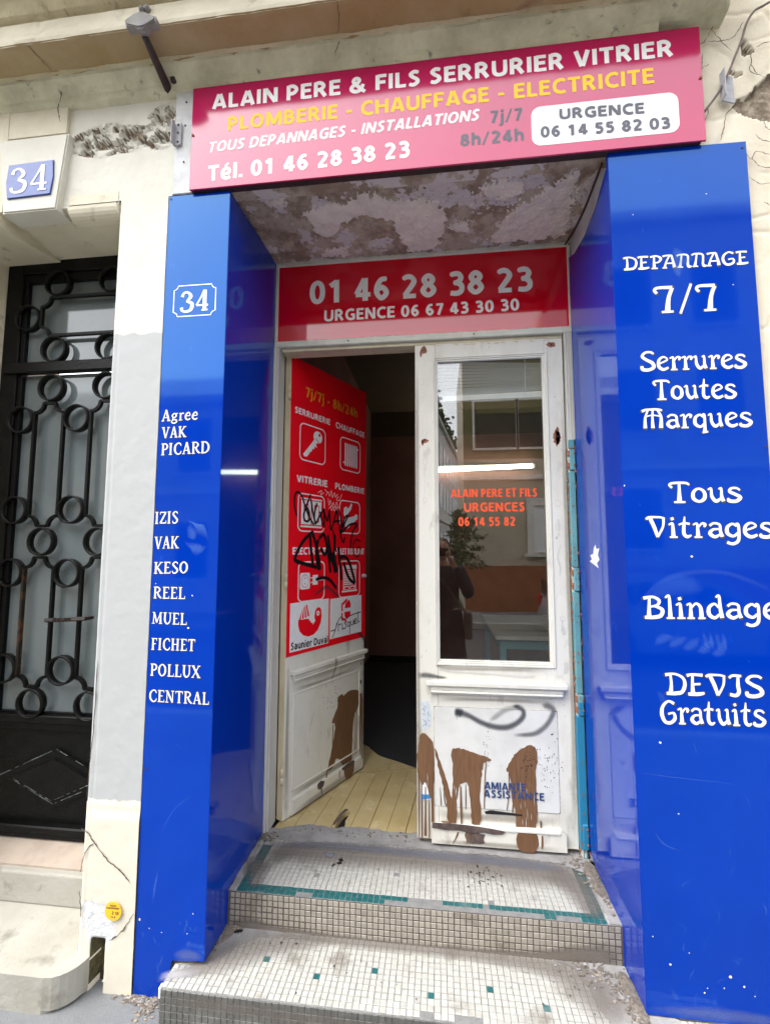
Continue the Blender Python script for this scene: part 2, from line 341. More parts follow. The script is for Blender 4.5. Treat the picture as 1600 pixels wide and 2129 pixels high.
# ------------------------------------------------------------------ lettering
def S(*a): return [tuple(float(v) for v in p.split()) for p in a]
HUM = {   # humanist sans capitals, digits and the few small letters of the signs; strokes x y (width)
 'A': (.74, [S('.09 0', '.34 1'), S('.40 1', '.65 0'), S('.17 .27', '.57 .27')]),
 'B': (.62, [S('.1 0', '.1 1'), S('.1 .92', '.34 .92', '.47 .75', '.34 .56', '.1 .54'), S('.1 .53', '.36 .52', '.53 .30', '.36 .08', '.1 .08')]),
 'C': (.66, [S('.63 .86', '.42 .93', '.18 .80', '.1 .5', '.18 .20', '.42 .07', '.63 .14')]),
 'D': (.72, [S('.1 0', '.1 1'), S('.1 .92', '.38 .91', '.58 .72', '.61 .5', '.58 .28', '.38 .09', '.1 .08')]),
 'E': (.54, [S('.1 0', '.1 1'), S('.1 .92', '.53 .92'), S('.1 .52', '.49 .52'), S('.1 .08', '.54 .08')]),
 'F': (.52, [S('.1 0', '.1 1'), S('.1 .92', '.52 .92'), S('.1 .50', '.47 .50')]),
 'G': (.72, [S('.64 .86', '.42 .93', '.18 .80', '.1 .5', '.18 .20', '.42 .07', '.64 .12'), S('.62 .06', '.62 .52'), S('.42 .48', '.70 .48')]),
 'H': (.72, [S('.1 0', '.1 1'), S('.62 0', '.62 1'), S('.1 .52', '.62 .52')]),
 'I': (.20, [S('.1 0', '.1 1')]),
 'K': (.66, [S('.1 0', '.1 1'), S('.16 .46', '.56 1'), S('.22 .56', '.60 0')]),
 'L': (.50, [S('.1 0', '.1 1'), S('.1 .08', '.50 .08')]),
 'M': (.92, [S('.1 0', '.12 1'), S('.82 0', '.80 1'), S('.14 .98', '.46 .10'), S('.78 .98', '.46 .10')]),
 'N': (.74, [S('.1 0', '.1 1'), S('.64 0', '.64 1'), S('.13 .97', '.61 .03')]),
 'O': (.78, [S('.39 .93', '.19 .81', '.1 .5', '.19 .19', '.39 .07', '.59 .19', '.68 .5', '.59 .81', '.39 .93')]),
 'P': (.60, [S('.1 0', '.1 1'), S('.1 .92', '.34 .92', '.50 .69', '.34 .45', '.1 .44')]),
 'R': (.66, [S('.1 0', '.1 1'), S('.1 .92', '.34 .92', '.49 .71', '.34 .49', '.1 .47'), S('.32 .49', '.57 0')]),
 'S': (.56, [S('.48 .87', '.28 .93', '.12 .76', '.24 .57', '.40 .43', '.44 .24', '.26 .07', '.06 .13')]),
 'T': (.60, [S('.30 0', '.30 1'), S('0 .92', '.60 .92')]),
 'U': (.70, [S('.1 1', '.1 .35', '.17 .14', '.35 .07', '.53 .14', '.6 .35', '.6 1')]),
 'V': (.68, [S('.08 1', '.32 0'), S('.36 0', '.60 1')]),
 'X': (.66, [S('.08 1', '.58 0'), S('.58 1', '.08 0')]),
 '0': (.60, [S('.30 .93', '.15 .80', '.1 .5', '.15 .20', '.30 .07', '.45 .20', '.50 .5', '.45 .80', '.30 .93')]),
 '1': (.60, [S('.34 0', '.34 1'), S('.10 .74', '.34 .93')]),
 '2': (.60, [S('.09 .86', '.21 .93', '.36 .91', '.46 .78', '.43 .60', '.12 .12'), S('.07 .08', '.54 .08')]),
 '3': (.58, [S('.09 .89', '.24 .93', '.38 .90', '.45 .76', '.37 .58', '.2 .53'), S('.2 .54', '.38 .50', '.48 .36', '.46 .18', '.32 .08', '.07 .10')]),
 '4': (.62, [S('.40 0', '.40 1'), S('.37 .97', '.07 .30'), S('.04 .27', '.60 .27')]),
 '5': (.58, [S('.12 .92', '.50 .92'), S('.16 .96', '.14 .52'), S('.13 .56', '.34 .57', '.47 .32', '.32 .08', '.07 .12')]),
 '6': (.60, [S('.48 .91', '.28 .88', '.13 .60', '.12 .30', '.30 .07', '.48 .30', '.32 .55', '.14 .42')]),
 '7': (.56, [S('.05 .92', '.54 .92'), S('.47 .94', '.20 0')]),
 '8': (.60, [S('.30 .93', '.14 .74', '.30 .54', '.46 .74', '.30 .93'), S('.30 .54', '.10 .29', '.30 .07', '.50 .29', '.30 .54')]),
 '/': (.42, [S('.04 -.04 .13', '.38 1.02 .13')]), '-': (.36, [S('.03 .40', '.33 .40')]), '.': (.20, [S('.1 0', '.1 .20')]),
 '&': (.80, [S('.74 0', '.50 .28', '.22 .66', '.22 .85', '.34 .94', '.47 .80', '.36 .60', '.14 .42', '.1 .2', '.28 .06', '.5 .14', '.66 .52')]),
 'e': (.58, [S('.1 .37', '.50 .37'), S('.48 .38', '.44 .62', '.29 .70', '.13 .58', '.1 .36', '.16 .12', '.34 .06', '.51 .11')]),
 'l': (.20, [S('.1 0', '.1 1.05')]), 'i': (.20, [S('.1 0', '.1 .74'), S('.1 .86', '.1 1.04')]),
 'j': (.24, [S('.14 .74', '.14 .0', '.09 -.17', '-.03 -.20'), S('.14 .86', '.14 1.04')]),
 'h': (.58, [S('.1 0', '.1 1.05'), S('.1 .48', '.28 .68', '.45 .58', '.48 .3', '.48 0')]),
 'a': (.56, [S('.08 .62', '.28 .69', '.44 .56', '.46 .3', '.46 0'), S('.44 .40', '.2 .38', '.1 .2', '.24 .06', '.44 .18')]),
 'u': (.58, [S('.1 .74', '.1 .3', '.24 .07', '.44 .2'), S('.48 .74', '.48 0')]),
 'n': (.58, [S('.1 0', '.1 .74'), S('.1 .48', '.28 .68', '.45 .58', '.48 .3', '.48 0')]),
 'r': (.40, [S('.1 0', '.1 .74'), S('.1 .42', '.2 .64', '.38 .67')]), 'v': (.56, [S('.07 .74', '.26 0'), S('.30 0', '.49 .74')]),
}
HUM['\u00e9'] = (.58, HUM['e'][1]+[S('.22 .84 .13', '.42 1.04 .13')])
def sans(text, x0, z0, x1, z1, cap, y, m, parent, bold=.02, shear=0, name='lettering', local=False):
    base = .165+bold*2.0; xx = 0; L = []
    for ch in text:
        if ch == ' ': xx += .34; continue
        wd, st = HUM[ch]; wd = wd*(1 if ch in '-./' else .97+.4*bold)
        for s_ in st: L.append([(p[0]+xx, p[1], p[2] if len(p) > 2 else base) for p in s_])
        xx += wd+.115
    xx -= .115; sx = (x1-x0)/xx; mb = MB(); k = sx*.55+cap*.45
    for i, s_ in enumerate(L):
        q = catmull(s_, 5) if len(s_) > 2 else s_
        hz = abs(s_[0][1]-s_[-1][1]) < .02 and len(s_) == 2
        P = [(x0+a*sx+shear*b*cap, z0+b*cap+(z1-z0)*a/xx, c*k*(.86 if hz else 1)) for a, b, c in q]
        if len(s_) > 2: P = [(a, b, c*(.88+.12*abs(math.sin(3.14*(i_/(len(P)-1))*2)))) for i_, (a, b, c) in enumerate(P)]
        ribbon(mb, P, y-.00009*(i % 5), joins=len(s_) > 2)
    me = mb.mesh(name, False); facing(me)
    return linkobj(name, me, parent, m, local)
ART = {   # art-nouveau letters as swelling strokes: x y width
 'D': (.78, [S('.2 .95 .1', '.22 .5 .11', '.18 .08 .18'), S('.0 .9 .13', '.35 .96 .09', '.66 .8 .11', '.74 .5 .14', '.62 .15 .15', '.35 .07 .15', '.02 .06 .13')]),
 'E': (.68, [S('.22 .95 .1', '.2 .5 .12', '.2 .08 .18'), S('.02 .06 .13', '.4 .07 .15', '.64 .12 .10'), S('.2 .5 .09', '.5 .53 .09'), S('.0 .9 .13', '.2 .95 .1', '.6 .93 .13')]),
 'P': (.66, [S('.22 .9 .1', '.2 .5 .13', '.2 .04 .2'), S('.04 .03 .08', '.4 .03 .08'), S('.0 .9 .12', '.35 .96 .1', '.6 .75 .15', '.45 .48 .1', '.2 .46 .07')]),
 'A': (.76, [S('.0 .9 .12', '.2 .95 .1', '.5 .94 .12'), S('.4 .95 .1', '.2 .5 .1', '.08 .04 .14'), S('-.03 .03 .08', '.22 .03 .08'), S('.5 .95 .12', '.6 .4 .15', '.64 .04 .2'), S('.15 .36 .08', '.6 .36 .08')]),
 'N': (.80, [S('.0 .88 .12', '.14 .96 .1', '.46 .96 .11', '.62 .84 .12', '.62 .5 .12', '.6 .2 .14', '.66 .05 .17', '.8 .06 .1'), S('.28 .95 .1', '.22 .5 .11', '.14 .04 .18'), S('.0 .03 .08', '.32 .03 .08')]),
 'G': (.76, [S('.66 .86 .13', '.4 .96 .1', '.14 .75 .13', '.07 .42 .16', '.2 .1 .15', '.45 .05 .14', '.66 .22 .14', '.62 .46 .1', '.36 .42 .08')]),
 '7': (.72, [S('.08 .74 .10', '.0 .86 .10', '.12 .95 .1', '.62 .94 .12'), S('.62 .92 .12', '.48 .55 .13', '.42 .06 .18'), S('.22 .03 .08', '.62 .03 .08')]),
 '/': (.58, [S('.02 -.02 .09', '.5 1.03 .09')]),
 'S': (.72, [S('.64 .86 .1', '.5 .95 .1', '.24 .93 .11', '.1 .74 .14', '.3 .56 .14', '.56 .40 .16', '.62 .18 .16', '.38 .05 .15', '.1 .08 .16', '.06 .24 .14')]),
 'T': (.76, [S('.1 .72 .1', '.0 .86 .09', '.16 .94 .1', '.62 .94 .1', '.76 .84 .08'), S('.38 .92 .1', '.37 .5 .13', '.36 .05 .2'), S('.16 .03 .08', '.58 .03 .08')]),
 'M': (.98, [S('-.02 .88 .13', '.2 .96 .1', '.7 .96 .1', '.88 .9 .09'), S('.26 .95 .08', '.12 .55 .1', '.1 .04 .16'), S('.46 .95 .08', '.44 .5 .1', '.44 .04 .16'), S('.66 .95 .08', '.82 .6 .12', '.8 .04 .18'), S('.16 .62 .06', '.45 .68 .06', '.78 .62 .06')]),
 'V': (.82, [S('.0 .86 .1', '.12 .95 .1', '.56 .95 .08', '.72 .88 .1'), S('.14 .95 .15', '.3 .5 .15', '.42 .04 .12'), S('.42 .04 .1', '.64 .5 .09', '.68 .88 .1')]),
 'B': (.76, [S('.22 .95 .1', '.2 .5 .12', '.18 .08 .18'), S('.0 .9 .13', '.35 .96 .1', '.58 .8 .13', '.5 .6 .1', '.22 .52 .07'), S('.4 .56 .09', '.68 .4 .14', '.62 .14 .15', '.35 .06 .14', '.02 .06 .13')]),
 'I': (.52, [S('.0 .84 .1', '.14 .95 .1', '.46 .94 .1'), S('.34 .95 .1', '.32 .5 .14', '.34 .22 .15', '.22 .06 .14', '.0 .1 .13')]),
 'e': (.58, [S('.14 .36 .07', '.34 .44 .08', '.5 .54 .08', '.42 .66 .08', '.26 .67 .1', '.1 .5 .13', '.1 .2 .15', '.3 .05 .14', '.54 .14 .10')]),
 'r': (.50, [S('.0 .6 .07', '.15 .66 .08', '.17 .4 .12', '.17 .04 .17'), S('.03 .03 .07', '.33 .03 .07'), S('.18 .46 .07', '.34 .66 .08', '.46 .62 .12', '.42 .5 .08')]),
 'u': (.66, [S('.0 .6 .07', '.12 .66 .08', '.13 .3 .13', '.28 .06 .14', '.48 .2 .09'), S('.4 .62 .07', '.5 .66 .08', '.5 .3 .12', '.56 .05 .15')]),
 's': (.54, [S('.48 .56 .08', '.36 .66 .09', '.16 .65 .1', '.1 .5 .13', '.3 .37 .13', '.48 .22 .15', '.32 .05 .14', '.06 .07 .14', '.04 .18 .1')]),
 'o': (.60, [S('.3 .66 .09', '.1 .5 .13', '.09 .2 .15', '.3 .05 .11', '.5 .2 .15', '.5 .5 .13', '.3 .66 .09')]),
 't': (.50, [S('.24 .98 .05', '.2 .6 .12', '.18 .2 .14', '.3 .05 .13', '.46 .12 .07'), S('.0 .6 .07', '.2 .68 .08', '.42 .64 .1')]),
 'a': (.60, [S('.08 .56 .1', '.24 .67 .09', '.46 .6 .1', '.48 .3 .12', '.54 .05 .15'), S('.46 .40 .07', '.2 .38 .1', '.08 .2 .15', '.26 .05 .13', '.46 .16 .08')]),
 'q': (.62, [S('.3 .66 .09', '.1 .5 .13', '.09 .2 .15', '.3 .05 .11', '.48 .2 .1'), S('.42 .64 .08', '.5 .62 .1', '.5 .1 .12', '.48 -.2 .15'), S('.38 -.24 .08', '.62 -.2 .08'), S('.3 .66 .09', '.48 .5 .09')]),
 'g': (.62, [S('.3 .66 .09', '.1 .5 .13', '.09 .22 .15', '.3 .08 .11', '.48 .22 .1'), S('.3 .66 .09', '.46 .54 .09'), S('.42 .64 .08', '.52 .6 .1', '.52 .1 .12', '.46 -.16 .13', '.26 -.27 .12', '.06 -.2 .12')]),
 'i': (.34, [S('.0 .6 .07', '.14 .66 .1', '.16 .4 .13', '.16 .04 .17'), S('.02 .03 .07', '.32 .03 .07'), S('.09 .86 .12', '.2 .9 .12')]),
 'l': (.34, [S('.0 .92 .07', '.14 1.0 .1', '.16 .5 .13', '.16 .04 .17'), S('.02 .03 .07', '.32 .03 .07')]),
 'n': (.66, [S('.0 .6 .07', '.13 .66 .08', '.14 .4 .12', '.13 .04 .17'), S('.0 .03 .07', '.27 .03 .07'), S('.15 .46 .07', '.34 .67 .09', '.5 .5 .13', '.52 .04 .17'), S('.4 .03 .07', '.66 .03 .07')]),
 'd': (.64, [S('.44 .5 .08', '.3 .66 .09', '.1 .5 .13', '.09 .2 .15', '.28 .05 .12', '.46 .2 .09'), S('.36 .94 .07', '.48 1.0 .1', '.5 .5 .13', '.55 .05 .16')]),
}
def stem(x, w=.15, y0=0, y1=1): return [S(f'{x} {y0} {w}', f'{x} {y1} {w}'), S(f'{x-.14} {y0+.03} .06', f'{x+.14} {y0+.03} .06'), S(f'{x-.14} {y1-.03} .06', f'{x+.14} {y1-.03} .06')]
SER = {
 'A': (.74, [S('.36 1.0 .09', '.1 .02 .08'), S('.36 1.0 .15', '.62 .02 .16'), S('.18 .32 .06', '.5 .32 .06'), S('.0 .03 .06', '.22 .03 .06'), S('.48 .03 .06', '.76 .03 .06')]),
 'V': (.72, [S('.1 .98 .16', '.36 .0 .14'), S('.36 .0 .08', '.62 .98 .08'), S('-.04 .97 .06', '.24 .97 .06'), S('.5 .97 .06', '.74 .97 .06')]),
 'K': (.78, stem(.16)+[S('.2 .42 .08', '.62 .97 .09'), S('.3 .52 .14', '.66 .03 .16'), S('.5 .97 .06', '.76 .97 .06'), S('.52 .03 .06', '.82 .03 .06')]),
 'P': (.62, stem(.16)+[S('.16 .96 .08', '.42 .95 .09', '.56 .73 .15', '.42 .5 .09', '.16 .48 .07')]),
 'I': (.36, stem(.16)),
 'C': (.70, [S('.64 .74 .07', '.56 .92 .09', '.36 .97 .1', '.12 .72 .15', '.12 .28 .15', '.36 .03 .1', '.6 .1 .09', '.66 .28 .06')]),
 'R': (.74, stem(.16)+[S('.16 .96 .08', '.42 .95 .09', '.56 .75 .14', '.42 .54 .09', '.16 .52 .07'), S('.36 .52 .13', '.52 .2 .14', '.72 .03 .12')]),
 'D': (.76, stem(.16)+[S('.16 .96 .08', '.44 .93 .1', '.66 .68 .15', '.66 .3 .15', '.44 .06 .1', '.16 .04 .08')]),
 'Z': (.64, [S('.04 .95 .09', '.58 .95 .08'), S('.56 .94 .14', '.08 .06 .14'), S('.04 .05 .09', '.6 .05 .09'), S('.05 .95 .06', '.05 .76 .05'), S('.6 .05 .06', '.6 .26 .05')]),
 'S': (.58, [S('.5 .8 .06', '.44 .93 .08', '.26 .97 .09', '.1 .78 .14', '.28 .54 .14', '.5 .28 .15', '.36 .04 .1', '.14 .04 .09', '.06 .22 .06')]),
 'E': (.62, stem(.16)+[S('.16 .96 .07', '.54 .96 .07'), S('.16 .52 .07', '.44 .52 .07'), S('.16 .04 .07', '.58 .04 .07'), S('.54 .98 .05', '.54 .8 .04'), S('.58 .02 .05', '.58 .22 .04')]),
 'O': (.76, [S('.37 .97 .09', '.12 .72 .15', '.12 .28 .15', '.37 .03 .09', '.63 .28 .15', '.63 .72 .15', '.37 .97 .09')]),
 'L': (.58, stem(.16)+[S('.16 .04 .07', '.56 .04 .07'), S('.56 .02 .05', '.56 .26 .04')]),
 'M': (.92, [S('.12 .02 .07', '.16 .98 .08'), S('.16 .98 .15', '.44 .1 .12'), S('.44 .1 .07', '.74 .98 .07'), S('.74 .98 .14', '.78 .02 .15'), S('.0 .03 .06', '.26 .03 .06'), S('.64 .03 .06', '.92 .03 .06'), S('.03 .97 .06', '.2 .97 .06'), S('.7 .97 .06', '.9 .97 .06')]),
 'U': (.76, [S('.16 .97 .15', '.16 .3 .15', '.38 .03 .12', '.62 .3 .09', '.62 .97 .08'), S('.02 .97 .06', '.3 .97 .06'), S('.5 .97 .06', '.74 .97 .06')]),
 'H': (.80, stem(.16)+stem(.62)+[S('.16 .52 .07', '.62 .52 .07')]),
 'F': (.58, stem(.16)+[S('.16 .96 .07', '.52 .96 .07'), S('.16 .52 .07', '.42 .52 .07'), S('.52 .98 .05', '.52 .78 .04')]),
 'T': (.68, stem(.34)+[S('.04 .95 .08', '.64 .95 .08'), S('.04 .97 .05', '.04 .76 .04'), S('.64 .97 .05', '.64 .76 .04')]),
 'X': (.74, [S('.1 .97 .15', '.64 .03 .16'), S('.62 .97 .07', '.08 .03 .07'), S('-.02 .97 .06', '.24 .97 .06'), S('.5 .97 .06', '.74 .97 .06'), S('-.02 .03 .06', '.2 .03 .06'), S('.5 .03 .06', '.78 .03 .06')]),
 'N': (.80, [S('.14 .02 .07', '.14 .97 .07'), S('.14 .97 .15', '.64 .03 .15'), S('.64 .03 .07', '.64 .97 .07'), S('.0 .03 .06', '.28 .03 .06'), S('.5 .97 .06', '.78 .97 .06'), S('-.02 .97 .06', '.2 .97 .06')]),
 'g': (.56, [S('.26 .66 .08', '.08 .46 .12', '.24 .26 .08', '.42 .46 .12', '.26 .66 .08'), S('.16 .26 .06', '.12 .12 .08', '.4 .08 .11', '.46 -.1 .1', '.24 -.22 .08', '.04 -.12 .08', '.14 .08 .06'), S('.38 .62 .06', '.52 .66 .07')]),
 'r': (.42, [S('.14 .66 .12', '.14 .02 .13'), S('.02 .63 .05', '.16 .63 .05'), S('.0 .03 .05', '.3 .03 .05'), S('.16 .5 .07', '.28 .64 .08', '.4 .6 .1')]),
 'e': (.52, [S('.1 .38 .06', '.42 .40 .06', '.38 .62 .09', '.24 .66 .09', '.08 .42 .14', '.1 .14 .13', '.28 .03 .1', '.46 .14 .07')]),
 '3': (.62, [S('.06 .76 .14', '.14 .94 .09', '.34 .97 .09', '.5 .76 .14', '.3 .54 .07'), S('.28 .54 .08', '.56 .4 .14', '.52 .12 .14', '.28 .02 .09', '.08 .08 .1', '.05 .22 .14')]),
 '4': (.70, [S('.46 1.0 .10', '.24 .6 .07', '.04 .28 .07'), S('.04 .27 .07', '.66 .27 .07'), S('.47 1.0 .15', '.47 .02 .16'), S('.32 .03 .06', '.64 .03 .06')]),
}
def strokes_text(text, x0, z0, x1, z1, cap, y, m, parent, font, edge=None, name='lettering', fat=1.0, gap=.08):
    """vinyl letters cut from swelling strokes; every stroke its own hair-thin layer"""
    xx = 0; L = []
    for ch in text:
        if ch == ' ': xx += .4; continue
        wd, st = font[ch]
        for s_ in st: L.append([(p[0]+xx, p[1], p[2]) for p in s_])
        xx += wd+gap
    xx -= gap; sx = (x1-x0)/xx; objs = []
    def mk(extra, yy, mm, nm, par):
        mb = MB()
        for i, s_ in enumerate(L):
            q = catmull(s_, 5) if len(s_) > 2 else s_
            k = (sx+cap)/2
            P = [(x0+a*sx, z0+b*cap+(z1-z0)*a/xx, c*fat*k*.92+extra) for a, b, c in q]
            ribbon(mb, P, yy-.00007*(i % 7), round_ends=extra > 0, joins=len(s_) > 2 and extra == 0)
        me = mb.mesh(nm, False); facing(me); return linkobj(nm, me, par, mm)
    o = mk(0, y, m, name, parent)
    if edge: mk(.0035, y+.0007, outline_brown, 'letter_edge', parent)
    return o
# ------------------------------------------------------------------ relief surfaces
def fbm(x, y, z, s, o=4): return noise.fractal(Vector((x*s, y*s, z*s)), .6, 2.0, o)
def relief_wall(name, x0, x1, z0, z1, y, step, fn, m, parent=None, mfn=None, flip=1):
    nx = max(2, int((x1-x0)/step)); nz = max(2, int((z1-z0)/step)); V = []; F = []; MI = []
    for j in range(nz+1):
        for i in range(nx+1):
            X = x0+(x1-x0)*i/nx; Z = z0+(z1-z0)*j/nz
            V.append((X, y+fn(X, Z), Z))
    for j in range(nz):
        for i in range(nx):
            a = j*(nx+1)+i; F.append((a, a+1, a+nx+2, a+nx+1))
            if mfn: MI.append(mfn((V[a][0]+V[a+1][0])/2, (V[a][2]+V[a+nx+1][2])/2))
    me = bpy.data.meshes.new(name); me.from_pydata(V, [], F); me.polygons.foreach_set('use_smooth', [True]*len(F))
    if mfn: me.polygons.foreach_set('material_index', MI)
    return linkobj(name, me, parent, m)
# ================================================================== SETTING
def sheet(name, x0, x1, y0, y1, z, m):
    me = bpy.data.meshes.new(name); me.from_pydata([(x0, y0, z), (x1, y0, z), (x1, y1, z), (x0, y1, z)], [], [(0, 1, 2, 3)])
    return setp(linkobj(name, me, None, m), kind='structure')
sheet('ground', -120, 120, -160, 60, -.16, asphalt_m)
sheet('road', -60, 60, -7.8, -2.9, -.14, asphalt_m)
nearp = MB(); nearp.box(-60, 60, -2.75, .6, -.15, 0); setp(nearp.build('pavement', pave_m), kind='structure')
farp = MB(); farp.box(-60, 60, -10.0, -8.0, -.15, 0.0); setp(farp.build('pavement', pave_m), kind='structure')
kb = MB()
for i in range(60): kb.box(-30+i+.004, -29+i-.004, -2.9, -2.75, -.15, .004, .01)
setp(kb.build('kerb', kerb_m), kind='structure')
kb = MB()
for i in range(60): kb.box(-30+i+.004, -29+i-.004, -8.0, -7.85, -.15, .004, .01)
setp(kb.build('kerb', kerb_m), kind='structure')

def inpoly(x, z, P):
    c = False
    for i in range(len(P)):
        (a, b), (d, e_) = P[i], P[i-1]
        if (b > z) != (e_ > z) and x < (d-a)*(z-b)/(e_-b)+a: c = not c
    return c
# ------------------------------------------------------------------ the shop building
B = thing('shop_building', (.77, .6, 0), 'cream rendered shopfront wall and cornice framing the recessed blue doorway', 'building')
cells = MB()
# solid masses behind the visible skins
core = MB()
core.box(1.55, 8, .07, .62, -.1, 9); core.box(-.25, -.03, .05, .62, -.1, 3.2); core.box(-.25, 1.55, .05, .62, 3.24, 9)
core.box(-8, -1.45, .03, .7, -.1, 9); core.box(-1.45, -.25, .40, .7, 3.22, 9); core.box(-1.45, -.25, .05, .41, 3.30, 9)
core.build('wall', stone_cream, B)
HOLES = [[(2.087, 3.406), (2.122, 3.444), (2.3, 3.45), (2.3, 3.20), (2.114, 3.25), (2.084, 3.258), (2.035, 3.278), (1.987, 3.321), (2.0, 3.345), (2.03, 3.357)],
         [(2.032, 3.588), (2.046, 3.598), (2.077, 3.545), (2.06, 3.527), (2.035, 3.534)], [(1.99, 3.478), (2.03, 3.452), (2.004, 3.442)],
         [(2.10, 2.66), (2.16, 2.68), (2.16, 2.60), (2.12, 2.61)]]
def hj(X, Z):
    jx = .010*noise.noise(Vector((X*60, Z*60, 1))); jz = .010*noise.noise(Vector((X*60, Z*60, 7)))
    return any(inpoly(X+jx, Z+jz, P) for P in HOLES)
def rw(X, Z):
    w_ = noise.noise_vector(Vector((X*5, Z*5, 3)))*.07+noise.noise_vector(Vector((X*22, Z*22, 3)))*.012
    d = noise.voronoi(Vector(((X+w_.x)*4.6, (Z+w_.y)*6.4, 0)))[0]; e_ = math.sqrt(max(0, d[1]))-math.sqrt(max(0, d[0]))
    gate = noise.noise(Vector((X*6+4, Z*6, 2)))+(.12 if Z > 3.1 else 0)
    h = -.0012*noise.noise(Vector((X*12, Z*12, 0)))
    if e_ < .06: h += .0045*(1-e_/.06)*max(0, min(1, gate*5+.5))
    if hj(X, Z): h += .020+.008*noise.noise(Vector((X*50, Z*50, 5)))
    return h
def crk(X, Z):
    w_ = noise.noise_vector(Vector((X*5, Z*5, 3)))*.07+noise.noise_vector(Vector((X*22, Z*22, 3)))*.012
    d = noise.voronoi(Vector(((X+w_.x)*4.6, (Z+w_.y)*6.4, 0)))[0]
    return False and noise.noise(Vector((X*6+4, Z*6, 2)))+(.12 if Z > 3.1 else 0) > .05
relief_wall('wall', 1.56, 2.45, 0, 4.2, .024, .0065, rw, [right_wall_m, bare_render, crack_m], B, lambda X, Z: 1 if hj(X, Z) else (2 if crk(X, Z) else 0))
o = MB(); o.box(2.45, 8, .026, .08, 0, 9); o.build('wall', right_wall_m, B)
# lintel lip over the recess and the peeling soffit
o = MB(); o.box(-.02, 1.545, .018, .075, 3.165, 3.62); o.build('lintel', soffit_m, B)
PALE = [[(.238, .235), (.282, .197), (.415, .155), (.438, .198), (.521, .127), (.6, .129), (.661, .183), (.79, .19), (.86, .211), (.92, .30), (.90, .42), (.86, .52), (.73, .54), (.654, .31), (.53, .26), (.426, .284), (.347, .389), (.28, .352), (.28, .276)],
        [(.10, .12), (.20, .11), (.19, .15), (.12, .16)], [(1.05, .14), (1.2, .12), (1.26, .2), (1.15, .24), (1.08, .2)], [(1.2, .30), (1.45, .1), (1.5, .5), (1.2, .53), (1.13, .5)],
        [(.3, .47), (.4, .46), (.42, .53), (.25, .53)], [(.93, .36), (1.02, .33), (1.03, .40), (.95, .42)]]
def pal(X, Y):
    j = Vector((X*30, Y*30, 0)); X += .022*noise.fractal(j, .6, 2, 3); Y += .022*noise.fractal(j+Vector((9, 3, 1)), .6, 2, 3)
    return any(inpoly(X, Y, P) for P in PALE)
def soff():
    V = []; F = []; MI = []; nx, ny = 250, 82
    for j in range(ny+1):
        for i in range(nx+1):
            X = -.03+1.6*i/nx; Y = .07+.51*j/ny; p = pal(X, Y)
            r = noise.fractal(Vector((X*16, Y*16, 2)), .6, 2, 5)
            h = 3.197-(.006 if p else 0)+.007*r
            if r > .55 and not p: h += .006
            V.append((X, Y, h))
    for j in range(ny):
        for i in range(nx):
            a = j*(nx+1)+i; F.append((a, a+nx+1, a+nx+2, a+1)); MI.append(1 if pal(V[a][0]+.003, V[a][1]+.003) else 0)
    me = bpy.data.meshes.new('soffit'); me.from_pydata(V, [], F); me.polygons.foreach_set('material_index', MI)
    linkobj('soffit', me, B, [soffit_m, flake_m])
soff()
mb = MB()
for k in range(70):      # curled chips of paint hanging from the soffit
    P = random.choice(PALE[:1]+PALE[2:4]); a, b = random.choice(P); x = a+random.uniform(-.06, .06); y = b+random.uniform(-.04, .04)
    if not (.02 < x < 1.5 and .09 < y < .55): continue
    s_ = random.uniform(.004, .013); t = random.uniform(0, 6.3); z = 3.188
    c, si = math.cos(t)*s_, math.sin(t)*s_
    mb.poly([(x, y, z), (x+c, y+si, z-random.uniform(.001, .007)), (x+c-si*.8, y+si+c*.8, z-random.uniform(.003, .010)), (x-si*.8, y+c*.8, z)])
setp(mb.build('paint_flake', flake_m, B), kind='stuff')
# --- cornice: lofted profile with broken edges
def loft(name, prof, x0, x1, step, m, jit, parent, endcap=True):
    n = int((x1-x0)/step); V = []; F = []; k = len(prof)
    for i in range(n+1):
        X = x0+(x1-x0)*i/n
        for j, (y, z) in enumerate(prof):
            q = noise.fractal(Vector((X*9, y*30, z*30)), .7, 2, 4)*jit
            chip = max(0, noise.noise(Vector((X*14, j*.3, 5)))-.35)*jit*3
            V.append((X, y+q+chip, z+q*.6+chip*.5))
    for i in range(n):
        for j in range(k-1):
            a = i*k+j; F.append((a, a+1, a+k+1, a+k))
    me = bpy.data.meshes.new(name); me.from_pydata(V, [], F)
    return linkobj(name, me, parent, m)
def fine(pr, s_=.012):
    o = []
    for (a, b), (c, d) in zip(pr, pr[1:]):
        n = max(1, int(math.hypot(c-a, d-b)/s_))
        for k in range(n): o.append((a+(c-a)*k/n, b+(d-b)*k/n))
    o.append(pr[-1]); return o
loft('cove_moulding', fine([(.04, 3.61), (-.012, 3.635), (-.022, 3.66), (-.03, 3.665), (-.05, 3.685), (-.066, 3.70), (-.07, 3.712)]), -2.3, 1.72, .02, cove_m, .0035, B)
loft('cove_moulding', fine([(.05, 3.655), (.0, 3.662), (-.03, 3.668), (-.05, 3.685), (-.066, 3.70), (-.07, 3.712)]), 1.72, 1.96, .012, cove_m, .009, B)
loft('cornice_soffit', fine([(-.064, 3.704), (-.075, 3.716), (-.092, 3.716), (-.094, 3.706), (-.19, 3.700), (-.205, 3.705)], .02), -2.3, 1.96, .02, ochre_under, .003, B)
loft('fascia_band', fine([(-.2, 3.702), (-.206, 3.72), (-.206, 3.79), (-.203, 3.797)], .012), -2.3, 1.96, .02, stone_cream, .003, B)
